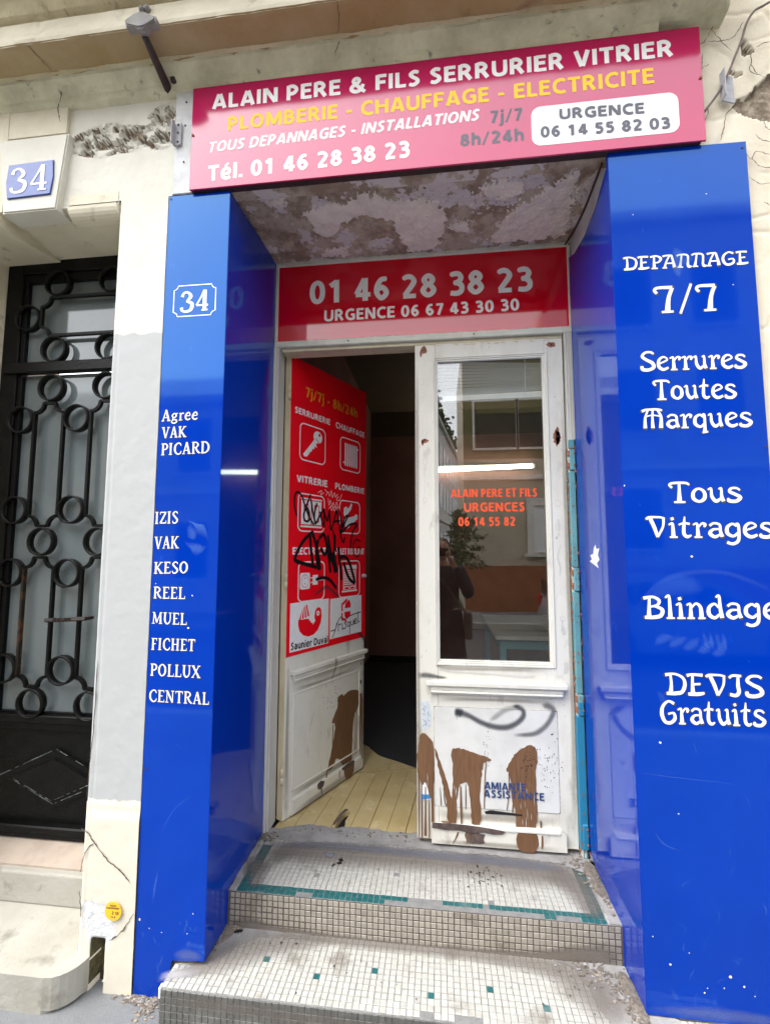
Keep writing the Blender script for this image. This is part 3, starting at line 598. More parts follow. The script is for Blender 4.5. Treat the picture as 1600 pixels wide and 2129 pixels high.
loft('upper_moulding', fine([(-.19, 3.797), (-.19, 3.812), (-.215, 3.822), (-.24, 3.85), (-.27, 3.862), (-.27, 3.885), (-.36, 3.90), (-.36, 3.98)], .018), -2.3, 1.96, .02, cornice_m, .004, B)
o = MB(); o.prism([(.05, 3.66), (-.06, 3.705), (-.09, 3.72), (-.2, 3.71), (-.2, 3.79), (-.19, 3.81), (-.26, 3.87), (-.355, 3.905), (-.355, 4.1), (.05, 4.1)], 'x', -2.3, 1.95); o.build('cornice_core', cornice_m, B)
o = MB(); o.box(-2.3, 1.9, -.34, .05, 4.1, 4.2); o.build('ledge_top', cornice_m, B)
def crack(name, pts, parent, axis='y', off=0, wd=.0035, m=None):
    """a crack: narrow jagged sliver lying in the surface"""
    P = catmull(pts, 7); mb = MB(); Q = []
    for i, p in enumerate(P):
        k = min(1, i/4+.3, (len(P)-1-i)/4+.3)
        Q.append((p[0]+random.uniform(-1, 1)*.0022, p[1]+random.uniform(-1, 1)*.0022, wd*k*random.uniform(.4, 1.3)))
    if axis == 'y': ribbon(mb, Q, off); me = mb.mesh(name, False); facing(me)
    else:
        ribbon(mb, Q, 0); me = mb.mesh(name, False)
        for v in me.vertices: v.co = Vector((v.co.x, v.co.z, off(v.co.x, v.co.z) if callable(off) else off))
        me.update()
    return linkobj(name, me, parent, m or crack_m)
crack('crack', [(-.791, -.20), (-.785, -.155), (-.777, -.097)], B, 'z', 3.6985)
crack('crack', [(-.79, 3.69), (-.788, 3.652), (-.80, 3.60), (-.786, 3.528)], B, 'y', -.034, .005)
crack('crack', [(.50, -.20), (.497, -.15), (.479, -.096)], B, 'z', 3.6985, .003)
crack('crack', [(.478, 3.70), (.472, 3.68), (.461, 3.64)], B, 'y', -.068, .003)
for pts in ([(1.80, 3.555), (1.84, 3.545), (1.88, 3.552)], [(1.80, 3.40), (1.84, 3.408), (1.87, 3.405)], [(1.83, 3.47), (1.87, 3.48), (1.91, 3.50)], [(1.79, 3.315), (1.82, 3.32), (1.85, 3.318)],
            [(1.92, 3.65), (1.95, 3.60), (1.99, 3.54)], [(1.83, 3.20), (1.84, 3.25), (1.88, 3.27), (1.90, 3.33)], [(2.03, 3.10), (2.06, 3.06), (2.12, 3.05)], [(2.06, 3.50), (2.05, 3.45), (2.10, 3.42)],
            [(1.84, 3.58), (1.835, 3.5), (1.86, 3.45), (1.855, 3.41)], [(2.05, 3.19), (2.08, 3.16), (2.15, 3.15)],
            [(1.93, 3.66), (1.90, 3.60), (1.86, 3.575)], [(2.04, 3.66), (2.00, 3.60), (1.955, 3.59), (1.91, 3.595)], [(2.077, 3.545), (2.11, 3.56), (2.17, 3.555)], [(2.06, 3.527), (2.055, 3.48), (2.075, 3.43)],
            [(1.885, 3.55), (1.882, 3.50), (1.872, 3.45)], [(1.99, 3.32), (1.955, 3.28), (1.945, 3.23), (1.93, 3.18)], [(2.084, 3.258), (2.087, 3.22), (2.11, 3.20), (2.16, 3.19)], [(2.01, 3.13), (2.03, 3.09), (2.05, 3.12), (2.10, 3.10)], [(2.06, 2.92), (2.10, 2.90), (2.16, 2.92)], [(2.08, 2.80), (2.12, 2.75)],
            [(2.02, 3.02), (2.06, 2.99), (2.12, 3.0)], [(2.11, 2.58), (2.13, 2.50), (2.17, 2.46)], [(1.79, 3.48), (1.815, 3.46), (1.85, 3.47)]):
    crack('crack', pts, B, 'y', .012, .003)

# --- neighbour's portal, number 34
Pt = thing('stone_portal', (-.6, .2, 0), 'cream stone doorway surround left of the blue panel, grey paint band on its pilaster', 'doorway')
def pl(X, Z):
    h = -.0009*noise.fractal(Vector((X*16, Z*16, 1)), .6, 2, 4)
    e_ = X+.510
    if e_ < .02: h += .018*(1-e_/.02)**2                     # rounded arris
    if Z < 3.1 and .028 < e_ < .034: h += .003
    if Z < .64: h -= .005*min(1, (.64-Z)/.03)
    PATCH = [(-.489, .308), (-.448, .317), (-.395, .300), (-.36, .249), (-.345, .21), (-.384, .165), (-.453, .17), (-.482, .202), (-.493, .266)]
    if inpoly(X+.008*noise.noise(Vector((X*50, Z*50, 2))), Z, PATCH): h += .001-.002*noise.noise(Vector((X*60, Z*60, 3)))
    if -.447 < X+.006*noise.noise(Vector((0, Z*40, 2))) < -.395 and Z < .185: h += .05
    return h
def plm(X, Z):
    X2 = X+.008*noise.noise(Vector((X*50, Z*50, 2)))
    if -.447 < X+.006*noise.noise(Vector((0, Z*40, 2))) < -.395 and Z < .178: return 2
    if inpoly(X2, Z, [(-.489, .308), (-.448, .317), (-.395, .300), (-.36, .249), (-.345, .21), (-.384, .165), (-.453, .17), (-.482, .202), (-.493, .266)]): return 1
    return 0
relief_wall('pilaster', -.510, -.277, 0, 3.158, 0, .0075, pl, [pilaster_m, patch_white, moss], Pt, plm)
o = MB(); o.box(-.508, -.277, .06, .40, 0, 3.15); o.box(-.508, -.277, .018, .07, .66, 3.15); o.box(-.51, -.45, .012, .07, 0, .66); o.build('pilaster_core', stone_cream, Pt)
for pts in ([(-.512, .572), (-.484, .557), (-.453, .522), (-.394, .463), (-.344, .433), (-.3, .389)], [(-.453, .522), (-.49, .485), (-.505, .414)], [(-.281, .284), (-.312, .235), (-.344, .202), (-.374, .182)], [(-.506, .349), (-.497, .30), (-.493, .255)]):
    crack('crack', pts, Pt, 'y', -.0078, .0045)
crack('crack', [(-.486, 1.2), (-.49, .95), (-.497, .8), (-.50, .68)], Pt, 'y', -.001, .003)
# lintel with blistered render
def ltg(X, Z):
    q = .25*noise.noise(Vector((X*12, Z*12, 8)))
    return max(1-((X+.57)/.215)**2-((Z-3.458)/.088)**2, 1-((X+.33)/.085)**2-((Z-3.49)/.12)**2)+q
def lt(X, Z):
    h = -.002*noise.fractal(Vector((X*14, Z*14, 1)), .6, 2, 4)
    g = ltg(X, Z)
    if g > 0:
        n = noise.fractal(Vector((X*15, Z*22, 4)), .65, 2, 4)
        k = min(1, g*3)
        if n < -.05: h += .014*k                     # fallen out
        elif n < .12: h -= .013*k                    # curled edge
        else: h -= .004*k
    if Z < 3.405: h -= .012
    if Z < 3.412 and X > -.78: h += .002
    return h
def ltm(X, Z):
    return 1 if ltg(X, Z) > .12 and noise.fractal(Vector((X*15, Z*22, 4)), .65, 2, 4) < -.10 else 0
relief_wall('lintel', -.80, -.262, 3.157, 3.66, .012, .0055, lt, [pilaster_m, bare_render], Pt, ltm)
o = MB(); o.box(-1.9, -1.07, -.006, .06, 3.15, 3.66); o.build('lintel', stone_cream, Pt)
# keystone block with tapered sides
o = MB(); o.prism([(-1.042, 3.122), (-.782, 3.122), (-.745, 3.475), (-1.088, 3.475)], 'y', -.03, .06, .006); o.build('keystone', pilaster_m, Pt)
o = MB(); o.box(-1.16, -.78, -.004, .06, 3.505, 3.66); o.build('lintel', stone_cream, Pt)
o = MB(); o.box(-.80, -.5105, .0, .05, 3.143, 3.1572, .002); o.build('lintel_edge', pilaster_m, Pt)
o = MB(); o.box(-.2785, -.262, .003, .05, 3.157, 3.20); o.build('lintel_edge', pilaster_m, Pt)
# quarter-round under the lintel
def roll(x0, x1):
    pr = [(.0, 3.142)]+[(.035-.045*math.cos(t), 3.142-.045*math.sin(t)) for t in [k*math.pi/10 for k in range(0, 6)]]+[(.06, 3.097), (.08, 3.10), (.4, 3.15), (.4, 3.2), (0, 3.2)]
    m_ = MB(); m_.prism(pr, 'x', x0, x1); m_.build('roll_moulding', stone_cream, Pt)
roll(-.745, -.512); roll(-1.6, -1.09)
o = MB(); o.box(-1.45, -.50, .05, .42, 3.155, 3.30); o.build('portal_soffit', stone_cream, Pt)
o = MB(); o.box(-1.8, -1.392, .0, .7, 0, 3.2, .004); o.build('jamb', stone_cream, Pt)
o = MB(); o.box(-1.392, -.5, .375, .42, 3.0, 3.2); o.build('back_wall', stone_cream, Pt)

# number plate
Np = MB(); Np.prism([(-1.018, 3.183), (-.808, 3.188), (-.799, 3.27), (-.803, 3.348), (-1.020, 3.343), (-1.028, 3.26)], 'y', -.037, -.031, .002)
NP = setp(Np.build('number_plate', bluepl), 'chipped blue enamel plate reading 34 on the keystone above the black door', 'house number')
strokes_text('3', -1.003, 3.205, -.925, 3.205, .115, -.0385, white_vinyl, NP, SER, fat=1.15)
strokes_text('4', -.907, 3.207, -.820, 3.207, .120, -.0385, white_vinyl, NP, SER, fat=1.15)

# black iron door ----------------------------------------------------------
Dr = thing('iron_door', (-.95, .34, .3), 'black iron street door with ring-and-bar grille over frosted glass', 'door')
o = MB(); o.box(-1.392, -1.30, .335, .375, .30, 3.168, .004); o.box(-.5, -.45, .335, .375, .30, 3.168); o.box(-1.30, -.5, .335, .375, 3.09, 3.168, .004)
o.box(-1.32, -.5, .345, .38, 3.045, 3.09, .003); o.box(-1.30, -1.275, .345, .38, .84, 3.045, .003); o.build('frame', iron, Dr)
o = MB(); o.box(-1.37, -.5, .318, .36, 2.545, 2.60, .004); o.build('crossbar', iron, Dr)
o = MB(); o.box(-1.275, -.5, .368, .374, 2.60, 3.05); o.build('glass_pane', frost, Dr)
o = MB(); o.box(-1.275, -.5, .368, .374, .84, 2.545); o.build('glass_pane', frost, Dr)
o = MB(); o.box(-1.392, -.5, .352, .372, .30, .86); o.build('kick_panel', iron, Dr)
o = MB(); o.box(-1.392, -.5, .325, .36, .815, .852, .004); o.box(-1.392, -.5, .338, .36, .78, .815, .003); o.build('rail', iron, Dr)
o = MB(); o.box(-1.392, -.5, .315, .36, .325, .36, .006); o.box(-1.392, -.5, .325, .37, .30, .325, .003); o.build('rail', iron, Dr)
o = MB(); o.prism([(-1.235, .565), (-.944, .700), (-.65, .565), (-.944, .430)], 'y', .338, .353, .004); o.build('diamond_boss', iron, Dr)
o = MB(); o.prism([(-1.165, .565), (-.944, .662), (-.725, .565), (-.944, .468)], 'y', .328, .339, .005); o.build('diamond_boss', iron, Dr)
mb = MB()
for P, yy in (([(-1.235, .565), (-.944, .700), (-.65, .565)], .3374), ([(-1.165, .567), (-.944, .470), (-.725, .567)], .3274), ([(-1.15, .545), (-.944, .452), (-.80, .515)], .3374)):
    for a_, b_ in zip(P, P[1:]):
        n_ = 14
        for k in range(n_):
            if random.random() < .2: continue
            t0, t1 = k/n_, (k+.95)/n_; w0 = random.uniform(.001, .005)
            ribbon(mb, [(a_[0]+(b_[0]-a_[0])*t0, a_[1]+(b_[1]-a_[1])*t0, w0), (a_[0]+(b_[0]-a_[0])*t1, a_[1]+(b_[1]-a_[1])*t1, w0*.7)], yy-.0001*(k % 3))
me = mb.mesh('worn_edge', False); facing(me); linkobj('worn_edge', me, Dr, mat('worn bare edge', (.16, .19, .18), .6, (.08, .09, .09), 60))
ringc = [(-1.089, 3.021), (-1.248, 2.840), (-1.088, 2.665), (-.785, 3.021), (-.785, 2.665), (-1.088, 2.462), (-1.248, 2.30), (-.938, 2.30), (-1.248, 1.838), (-.938, 1.838), (-1.088, 1.68),
         (-1.248, 1.527), (-.938, 1.527), (-1.248, 1.064), (-.938, 1.064), (-1.088, .905), (-.785, 2.462), (-.785, 1.68), (-.785, .905)]
rm = MB(); rm.ring((0, 0), .070, .009, -.016, .016); rmesh = rm.mesh('ring'); rmesh.materials.append(iron); rmesh['shifted'] = 1
for c in ringc:
    q = bpy.data.objects.new('ring', rmesh); COL.objects.link(q); q.parent = Dr; q.location = Vector((c[0], .335, c[1]))-Vector((-.95, .34, .3))
def bar(pts, m=iron, wd=.0135, dp=.009):
    """flat bar following a path in the grille plane"""
    mb = MB()
    for (x, z), (x2, z2) in zip(pts, pts[1:]):
        d = Vector((x2-x, 0, z2-z)); n = Vector((-d.z, 0, d.x)).normalized()*wd/2; d2 = d.normalized()*.001
        V = []
        for yy in (.335-dp, .335+dp):
            for s_ in (-1, 1):
                V.append(mb.bm.verts.new(Vector((x, yy, z))-d2+n*s_)); V.append(mb.bm.verts.new(Vector((x2, yy, z2))+d2+n*s_))
        for q in ((0, 1, 3, 2), (4, 6, 7, 5), (0, 4, 5, 1), (2, 3, 7, 6), (0, 2, 6, 4), (1, 5, 7, 3)): mb.face([V[i] for i in q])
    mb.build('bar', m, Dr)
def frame8(xa, xb, zb, zt, r=.05, ml=iron):
    """long panel with hollow corners"""
    arc = lambda cx, cz, a0, a1: [(cx+r*math.cos(a0+(a1-a0)*k/5), cz+r*math.sin(a0+(a1-a0)*k/5)) for k in range(6)]
    h = math.pi/2
    bar([(xa, zb+r), (xa, zt-r)], ml); bar([(xb, zb+r), (xb, zt-r)], iron)
    bar([(xa+r, zt), (xb-r, zt)]); bar([(xa+r, zb), (xb-r, zb)])
    bar(arc(xa, zt, 0, -h)); bar(arc(xb, zt, -2*h, -h)); bar(arc(xa, zb, 0, h)); bar(arc(xb, zb, 2*h, h))
frame8(-1.172, -1.012, 1.758, 2.384); frame8(-1.172, -1.012, .983, 1.602, ml=iron_rust)
frame8(-.862, -.70, 1.758, 2.384); frame8(-.862, -.70, .983, 1.602)
frame8(-1.174, -.60, 2.742, 2.948)
o = MB()
pp = [(-1.0+.21*t, .29, 1.304+.012*t) for t in [k/24 for k in range(25)]]
for i in range(24):
    a_ = i*.7
    V0 = []
    for (x, y, z), an in ((pp[i], a_ if 5 < i < 17 else 3.5), (pp[i+1], (a_+.7) if 5 < i+1 < 17 else 3.5)):
        V0.append([o.bm.verts.new((x, y+.011*math.cos(an+k*math.pi/2), z+.011*math.sin(an+k*math.pi/2))) for k in range(4)])
    for k in range(4): o.face([V0[0][k], V0[0][(k+1) % 4], V0[1][(k+1) % 4], V0[1][k]])
o.box(-1.0, -.985, .29, .335, 1.297, 1.311); o.box(-.80, -.785, .29, .335, 1.309, 1.323); o.build('handle', iron_rust, Dr)

# steps of number 34 --------------------------------------------------------
arc = [(-.45-.10+.10*math.cos(t), -.0+.105*math.sin(t)) for t in [0, -.25, -.5, -.75, -1.0, -1.25, -1.5707]]
Sd = MB(); Sd.prism([(-.452, .10), (-.450, .03)]+arc+[(-2.0, -.110), (-2.0, .36), (-.505, .36), (-.505, .10)], 'z', 0, .12, .012)
ST = setp(Sd.build('stone_step', step_stone), 'lowest worn cream stone step with rounded corner below the black iron door', 'step')
o = MB(); o.box(-2, -.511, .195, .45, .12, .247, .008, 2); o2 = setp(o.build('stone_step', step_stone), 'upper cream stone step chipped along its edge under the black door sill', 'step')
o = MB(); o.prism([(.225, .247), (.225, .256), (.345, .30), (.40, .30), (.40, .247)], 'x', -1.39, -.511, .004); setp(o.build('door_sill', sill_stone), 'brown sloping sill directly under the black iron door', 'sill')

# round yellow sticker
o = MB(); o.lathe((-.359, -.0135, .291), [(.0335, 0), (.0335, .0015)], 32, 'y'); stk = setp(o.build('round_sticker', sticker_y), 'round yellow sticker with dark print low on the cream pilaster', 'sticker')
for t_, a_, b_, z_, c_ in (('NON', -.372, -.346, .308, .006), ('RANGEMENT', -.386, -.333, .299, .0065), ('2 IX', -.364, -.335, .281, .010), ('16 A', -.368, -.348, .268, .007)):
    sans(t_, a_, z_, b_, z_, c_, -.0142, outline_brown, stk, .01)

# strut, brackets, cable ---------------------------------------------------
St = thing('iron_strut', (-.28, 0, 3.66), 'dark iron strut with grey bracket running from wall up to the cornice', 'strut')
o = MB(); o.tube([(-.277, -.198, 3.668), (-.287, -.10, 3.660), (-.297, .01, 3.648)], [.013, .016, .018], 10); o.lathe((-.26, -.01, 3.672), [(.012, 0), (.016, -.015), (.010, -.03)], 10, 'y'); o.build('rod', iron_dark, St)
o = MB(); o.prism([(-.345, 3.712), (-.30, 3.722), (-.29, 3.738), (-.262, 3.738), (-.255, 3.715), (-.215, 3.712), (-.213, 3.690), (-.25, 3.686), (-.262, 3.668), (-.29, 3.668), (-.30, 3.688), (-.338, 3.686)], 'y', -.232, -.196, .006)
for c in ((-.285, 3.768), (-.262, 3.770), (-.275, 3.725)): o.lathe((c[0], -.206, c[1]), [(.011, 0), (.012, -.008), (.007, -.018)], 8, 'y')
o.build('bracket', cement, St)
def lbracket(x0, x1, z0, z1, sk, label, bolts, y=.0):
    mb = MB(); mb.prism([(x0, z0-sk), (x1, z0), (x1, z1), (x0, z1-sk)], 'y', y-.004, y, .001); t = setp(mb.build('angle_bracket', zinc), label, 'bracket', 'zinc angle brackets of the fascia sign')
    mb = MB(); mb.prism([(x0-.004, z0-sk), (x0, z0-sk), (x0, z1-sk), (x0-.004, z1-sk)], 'y', y-.03, y, 0); mb.build('flange', zinc, t)
    for bx, bz in bolts:
        mb = MB(); mb.lathe((bx, y-.004, bz), [(.004, 0), (.004, -.003)], 8, 'y'); mb.build('bolt', iron_dark, t)
lbracket(-.250, -.222, 3.376, 3.478, .006, 'small zinc bracket with bolts at the left edge of the pink-red fascia sign', [(-.236, 3.466), (-.236, 3.43), (-.236, 3.388)], -.012)
lbracket(1.940, 1.982, 3.315, 3.425, -.016, 'tilted zinc bracket on the cracked cream wall right of the fascia sign', [(1.952, 3.372)], .006)
mb = MB(); mb.tube(catmull([(1.872, .0, 3.29), (1.924, -.004, 3.36), (1.96, -.008, 3.43), (1.989, -.004, 3.498), (2.018, .0, 3.565), (2.042, .002, 3.638), (2.07, .0, 3.683), (2.103, .0, 3.701), (2.16, .0, 3.725), (2.3, .002, 3.74)], 5), .0042, 8)
setp(mb.build('cable', cable_m), 'loose grey-brown cable curving over the cracked wall beside the fascia sign', 'cable')
mb = MB(); mb.tube(catmull([(1.515, .045, 3.16), (1.507, .10, 3.135), (1.500, .2, 3.11), (1.497, .32, 3.11), (1.50, .45, 3.14), (1.513, .555, 3.185)], 6), .005, 8)
setp(mb.build('cable', iron_dark), 'dark sagging cable under the peeling soffit at the right blue reveal', 'cable')
o = MB(); o.box(-.258, -.17, -.006, .02, 3.157, 3.66, .002)
bs = setp(o.build('backing_board', board_strip), 'grey white backing board showing left of the fascia sign', 'board')
for z in (3.58, 3.47, 3.3):
    mb = MB(); mb.lathe((-.21, -.006, z), [(.004, 0), (.004, -.003)], 8, 'y'); mb.build('screw', iron_dark, bs)

# ------------------------------------------------------------------ fascia sign
FS = thing('fascia_sign', (.84, -.02, 3.2), 'wide magenta fascia sign with white, yellow and grey lettering over the doorway', 'sign')
o = MB(); o.box(-.173, 1.862, -.020, -.012, 3.157, 3.626, .0015); o.build('sign_sheet', sign_red, FS)
o = MB(); o.box(-.16, 1.85, -.012, .018, 3.160, 3.20); o.box(-.16, 1.85, -.012, .018, 3.55, 3.60); o.build('batten', iron_dark, FS)
y = -.0206
for t_, a_, z0, b_, z1, c_, m_, bd, sh in (
    ('ALAIN PERE & FILS SERRURIER VITRIER', -.083, 3.517, 1.764, 3.515, .067, white_vinyl, .026, 0),
    ('PLOMBERIE - CHAUFFAGE - ELECTRICITE', -.011, 3.410, 1.690, 3.411, .062, yellow_vinyl, .018, 0),
    ('TOUS DEPANNAGES - INSTALLATIONS', -.097, 3.318, 1.031, 3.335, .047, white_vinyl, .022, .22),
    ('T\u00e9l. 01 46 28 38 23', -.090, 3.188, .760, 3.208, .068, white_vinyl, .026, 0),
    ('7j/7', 1.077, 3.317, 1.202, 3.316, .051, grey_vinyl, .022, 0), ('8h/24h', .960, 3.231, 1.205, 3.229, .050, grey_vinyl, .022, 0)):
    sans(t_, a_, z0, b_, z1, c_, y, m_, FS, bd, sh)
mb = MB(); rr = .036
def rrect(x0, x1, z0, z1, r, n=6):
    P = []
    for cx, cz, a0 in ((x1-r, z1-r, 0), (x0+r, z1-r, 1), (x0+r, z0+r, 2), (x1-r, z0+r, 3)):
        for k in range(n+1): t = (a0+k/n)*math.pi/2; P.append((cx+r*math.cos(t), cz+r*math.sin(t)))
    return P
mb.prism(rrect(1.235, 1.772, 3.200, 3.364, rr), 'y', -.0208, -.020); bx = mb.build('number_patch', white_vinyl, FS)
sans('URGENCE', 1.340, 3.302, 1.649, 3.290, .042, -.0216, grey_vinyl, bx, .03); sans('06 14 55 82 03', 1.268, 3.233, 1.738, 3.218, .044, -.0216, grey_vinyl, bx, .03)
for c in ((-.165, 3.405), (1.855, 3.41)):
    mb = MB(); mb.lathe((c[0], -.0205, c[1]), [(.006, 0), (.005, -.004)], 8, 'y'); mb.build('screw', rust, FS)

# ------------------------------------------------------------------ transom sign
TS = thing('transom_sign', (.76, .56, 2.72), 'red glossy sign panel with white phone numbers in pale frame above the doors', 'sign')
o = MB(); o.box(.013, 1.520, .566, .572, 2.755, 3.178); o.build('sign_sheet', fascia_red, TS)
o = MB(); o.box(-.016, 1.536, .555, .60, 2.722, 2.755, .003); o.box(-.016, 1.536, .555, .60, 3.178, 3.203, .003); o.build('frame', pane_frame_m, TS)
o = MB(); o.box(-.016, .013, .556, .60, 2.755, 3.178, .003); o.box(1.520, 1.536, .556, .60, 2.755, 3.178, .003); o.build('frame', pane_frame_m, TS)
sans('01 46 28 38 23', .185, 2.960, 1.348, 2.957, .126, .5652, cream_vinyl, TS, .024)
sans('URGENCE 06 67 43 30 30', .266, 2.858, 1.279, 2.857, .061, .5652, cream_vinyl, TS, .022)
for c in ((1.528, 3.185), (1.528, 2.92), (1.05, 2.738), (.4, 2.738)):
    mb = MB(); mb.lathe((c[0], .556, c[1]), [(.004, 0), (.004, -.003)], 8, 'y'); mb.build('screw', iron_dark, TS)

# ------------------------------------------------------------------ blue panels
LP = thing('blue_panel', (-.13, .0, 0), 'left glossy blue panel with a boxed 34 and a white column of lock makers', 'panel')
o = MB(); o.prism([(-.275, .0), (-.145, .0), (-.145, .05), (-.128, .134), (0, .140), (0, 3.154), (-.275, 3.154)], 'y', 0, .022, .0015); o.build('front_sheet', blue, LP)
o = MB(); o.prism([(.0235, .140), (.183, .128), (.185, .263), (.555, .268), (.555, 3.19), (.30, 3.175), (.0235, 3.154)], 'x', -.018, -.0006, .001); o.build('reveal_sheet', blue, LP)
mb = MB()
def notch(x0, x1, z0, z1, r):
    P = []
    for cx, cz, a0 in ((x1, z1, 2), (x0, z1, 3), (x0, z0, 0), (x1, z0, 1)):
        ts = [a0*math.pi/2+k*math.pi/8 for k in range(5)]
        if True: P += [(cx+r*math.cos(t), cz+r*math.sin(t)) for t in ts[::-1]]
    return P
Q = notch(-.232, -.048, 2.610, 2.744, .018); ribbon(mb, [(a_, b_, .0042) for a_, b_ in Q+Q[:2]], -.0006)
me = mb.mesh('border', False); facing(me); linkobj('border_line', me, LP, white_vinyl)
strokes_text('3', -.200, 2.628, -.146, 2.628, .088, -.0006, white_vinyl, LP, SER, fat=1.35); strokes_text('4', -.134, 2.630, -.076, 2.630, .090, -.0006, white_vinyl, LP, SER, fat=1.35)
for t_, a_, z0, b_, z1, c_ in (('Agree', -.262, 2.164, -.104, 2.167, .047), ('VAK', -.257, 2.094, -.153, 2.096, .045), ('PICARD', -.258, 2.023, -.051, 2.028, .048), ('IZIS', -.271, 1.743, -.172, 1.745, .048),
    ('VAK', -.267, 1.643, -.166, 1.645, .048), ('KESO', -.266, 1.544, -.122, 1.547, .046), ('REEL', -.264, 1.447, -.130, 1.446, .046), ('MUEL', -.264, 1.349, -.119, 1.346, .045), ('FICHET', -.263, 1.248, -.080, 1.247, .045),
    ('POLLUX', -.262, 1.149, -.056, 1.146, .046), ('CENTRAL', -.262, 1.051, -.017, 1.048, .045)):
    strokes_text(t_, a_, z0, b_, z1, c_, -.0009, white_vinyl, LP, SER, edge=True, fat=1.05)
RP = thing('blue_panel', (1.76, .0, .13), 'right glossy blue panel with large white art-nouveau lettering', 'panel')
o = MB(); o.prism([(1.520, .130), (2.009, .126), (2.009, 3.156), (1.520, 3.162)], 'y', 0, .022, .0015); o.build('front_sheet', blue, RP)
o = MB(); o.prism([(.0235, .125), (.10, .108), (.198, .10), (.2, .244), (.36, .262), (.535, .295), (.535, 3.10), (.45, 3.06), (.3, 3.04), (.15, 3.06), (.0235, 3.12)], 'x', 1.5205, 1.538, .001); o.build('reveal_sheet', blue, RP)
o = MB(); o.box(1.540, 1.555, .03, .56, 2.9, 3.2); o.build('upper_infill', board_strip, RP)
for t_, a_, z0, b_, z1, c_ in (('DEPANNAGE', 1.558, 2.682, 1.988, 2.674, .052), ('7', 1.661, 2.508, 1.733, 2.508, .102), ('/', 1.745, 2.504, 1.795, 2.504, .106), ('7', 1.806, 2.506, 1.878, 2.506, .102), ('Serrures', 1.600, 2.291, 1.957, 2.286, .074), ('Toutes', 1.641, 2.181, 1.917, 2.177, .075),
    ('Marques', 1.598, 2.075, 1.962, 2.073, .074), ('Tous', 1.676, 1.806, 1.911, 1.806, .075), ('Vitrages', 1.593, 1.683, 2.006, 1.681, .076), ('Blindage', 1.571, 1.401, 2.003, 1.406, .078), ('DEVIS', 1.630, 1.146, 1.940, 1.147, .073), ('Gratuits', 1.608, 1.049, 1.938, 1.053, .078)):
    strokes_text(t_, a_, z0, b_, z1, c_, -.0009, white_vinyl, RP, ART, edge=True, fat=1.12, gap=.05)
for o_, pts in ((LP, [(-.265, 3.14), (-.268, 1.80), (-.268, 1.45), (-.262, .80), (-.266, .262)]), (RP, [(1.995, 3.13), (2.0, 2.0)])):
    for (a_, b_) in pts:
        mb = MB(); mb.lathe((a_, 0, b_), [(.004, 0), (.0035, -.0025)], 8, 'y'); mb.build('screw', iron_dark, o_)
# rubbed patches, scratches and chips on the enamel
def smear(pts, yy, parent, m=haze_blue_m, name='rubbed_patch', soft=1.0):
    P = catmull(pts, 5) if len(pts) > 2 else pts; mb = MB(); lay = mb.bm.verts.layers.float.new('cover'); rows = []
    for i, (x, z, wd) in enumerate(P):
        a = P[max(i-1, 0)]; b = P[min(i+1, len(P)-1)]; dx, dz = b[0]-a[0], b[1]-a[1]; l = math.hypot(dx, dz) or 1; nx, nz = -dz/l, dx/l
        e_ = min(1, i/3, (len(P)-1-i)/3); row = []
        for s_, c_ in ((-1, 0), (-.6, .55), (-.25, 1), (.25, 1), (.6, .55), (1, 0)):
            v = mb.bm.verts.new((x+nx*wd/2*s_, yy, z+nz*wd/2*s_)); v[lay] = c_*e_*soft; row.append(v)
        rows.append(row)
    for a, b in zip(rows, rows[1:]):
        for k in range(5): mb.face([a[k], a[k+1], b[k+1], b[k]])
    me = mb.mesh(name, False); facing(me); return linkobj(name, me, parent, m)
for k in range(7): smear([(-.135+k*.009, 1.76-k*.006, .006), (-.10+k*.006, 1.735, .010), (-.085+k*.007, 1.70-k*.004, .006)], -.0005-.00004*k, LP)
smear([(-.125, 1.74, .02), (-.11, 1.70, .05), (-.10, 1.68, .01)], -.0004, LP); smear([(-.12, 1.66, .01), (-.09, 1.64, .05), (-.05, 1.65, .01)], -.0004, LP)
for k in range(6): smear([(-.14+k*.012, 1.675-k*.002, .005), (-.125+k*.01, 1.655, .007), (-.105+k*.006, 1.64, .004)], -.0005-.00004*k, LP)
smear([(-.21, .33, .004), (-.205, .38, .012), (-.195, .44, .003)], -.0005, LP); smear([(-.20, .55, .003), (-.14, .66, .003), (-.06, .72, .003)], -.0005, LP)
for pts in ([(1.74, 2.76, .02), (1.75, 2.72, .05), (1.745, 2.67, .04), (1.75, 2.64, .01)], [(1.72, 2.71, .01), (1.77, 2.70, .03), (1.80, 2.72, .01)]): smear(pts, -.0013, RP)
smear([(1.58, 1.42, .01), (1.62, 1.49, .05), (1.70, 1.52, .09), (1.77, 1.50, .03)], -.0005, RP, soft=.5)
smear([(1.55, 1.44, .01), (1.62, 1.52, .02), (1.72, 1.56, .025), (1.85, 1.56, .02), (1.99, 1.50, .02)], -.0006, RP, soft=.4)
for q in range(5): smear([(1.60+q*.045, 1.31-q*.006, .01), (1.63+q*.045, 1.335-q*.01, .04), (1.67+q*.04, 1.34, .01)], -.0005-.00003*q, RP, soft=.7)
for q in range(4): smear([(1.76+.02*q, 1.36, .004), (1.765+.02*q, 1.33, .02), (1.77+.02*q, 1.30, .004)], -.0006-.00003*q, RP, soft=.6)
smear([(1.60, 1.16, .01), (1.62, 1.13, .03), (1.63, 1.10, .01)], -.0005, RP, soft=.5)
smear([(1.53, .885, .0015), (1.65, .875, .002), (1.78, .868, .0015), (1.84, .86, .001)], -.0006, RP, soft=1.5)
smear([(1.57, .70, .003), (1.60, .66, .006), (1.66, .64, .002)], -.0006, RP); smear([(1.95, .22, .006), (1.955, .16, .012), (1.958, .13, .01)], -.0006, RP)
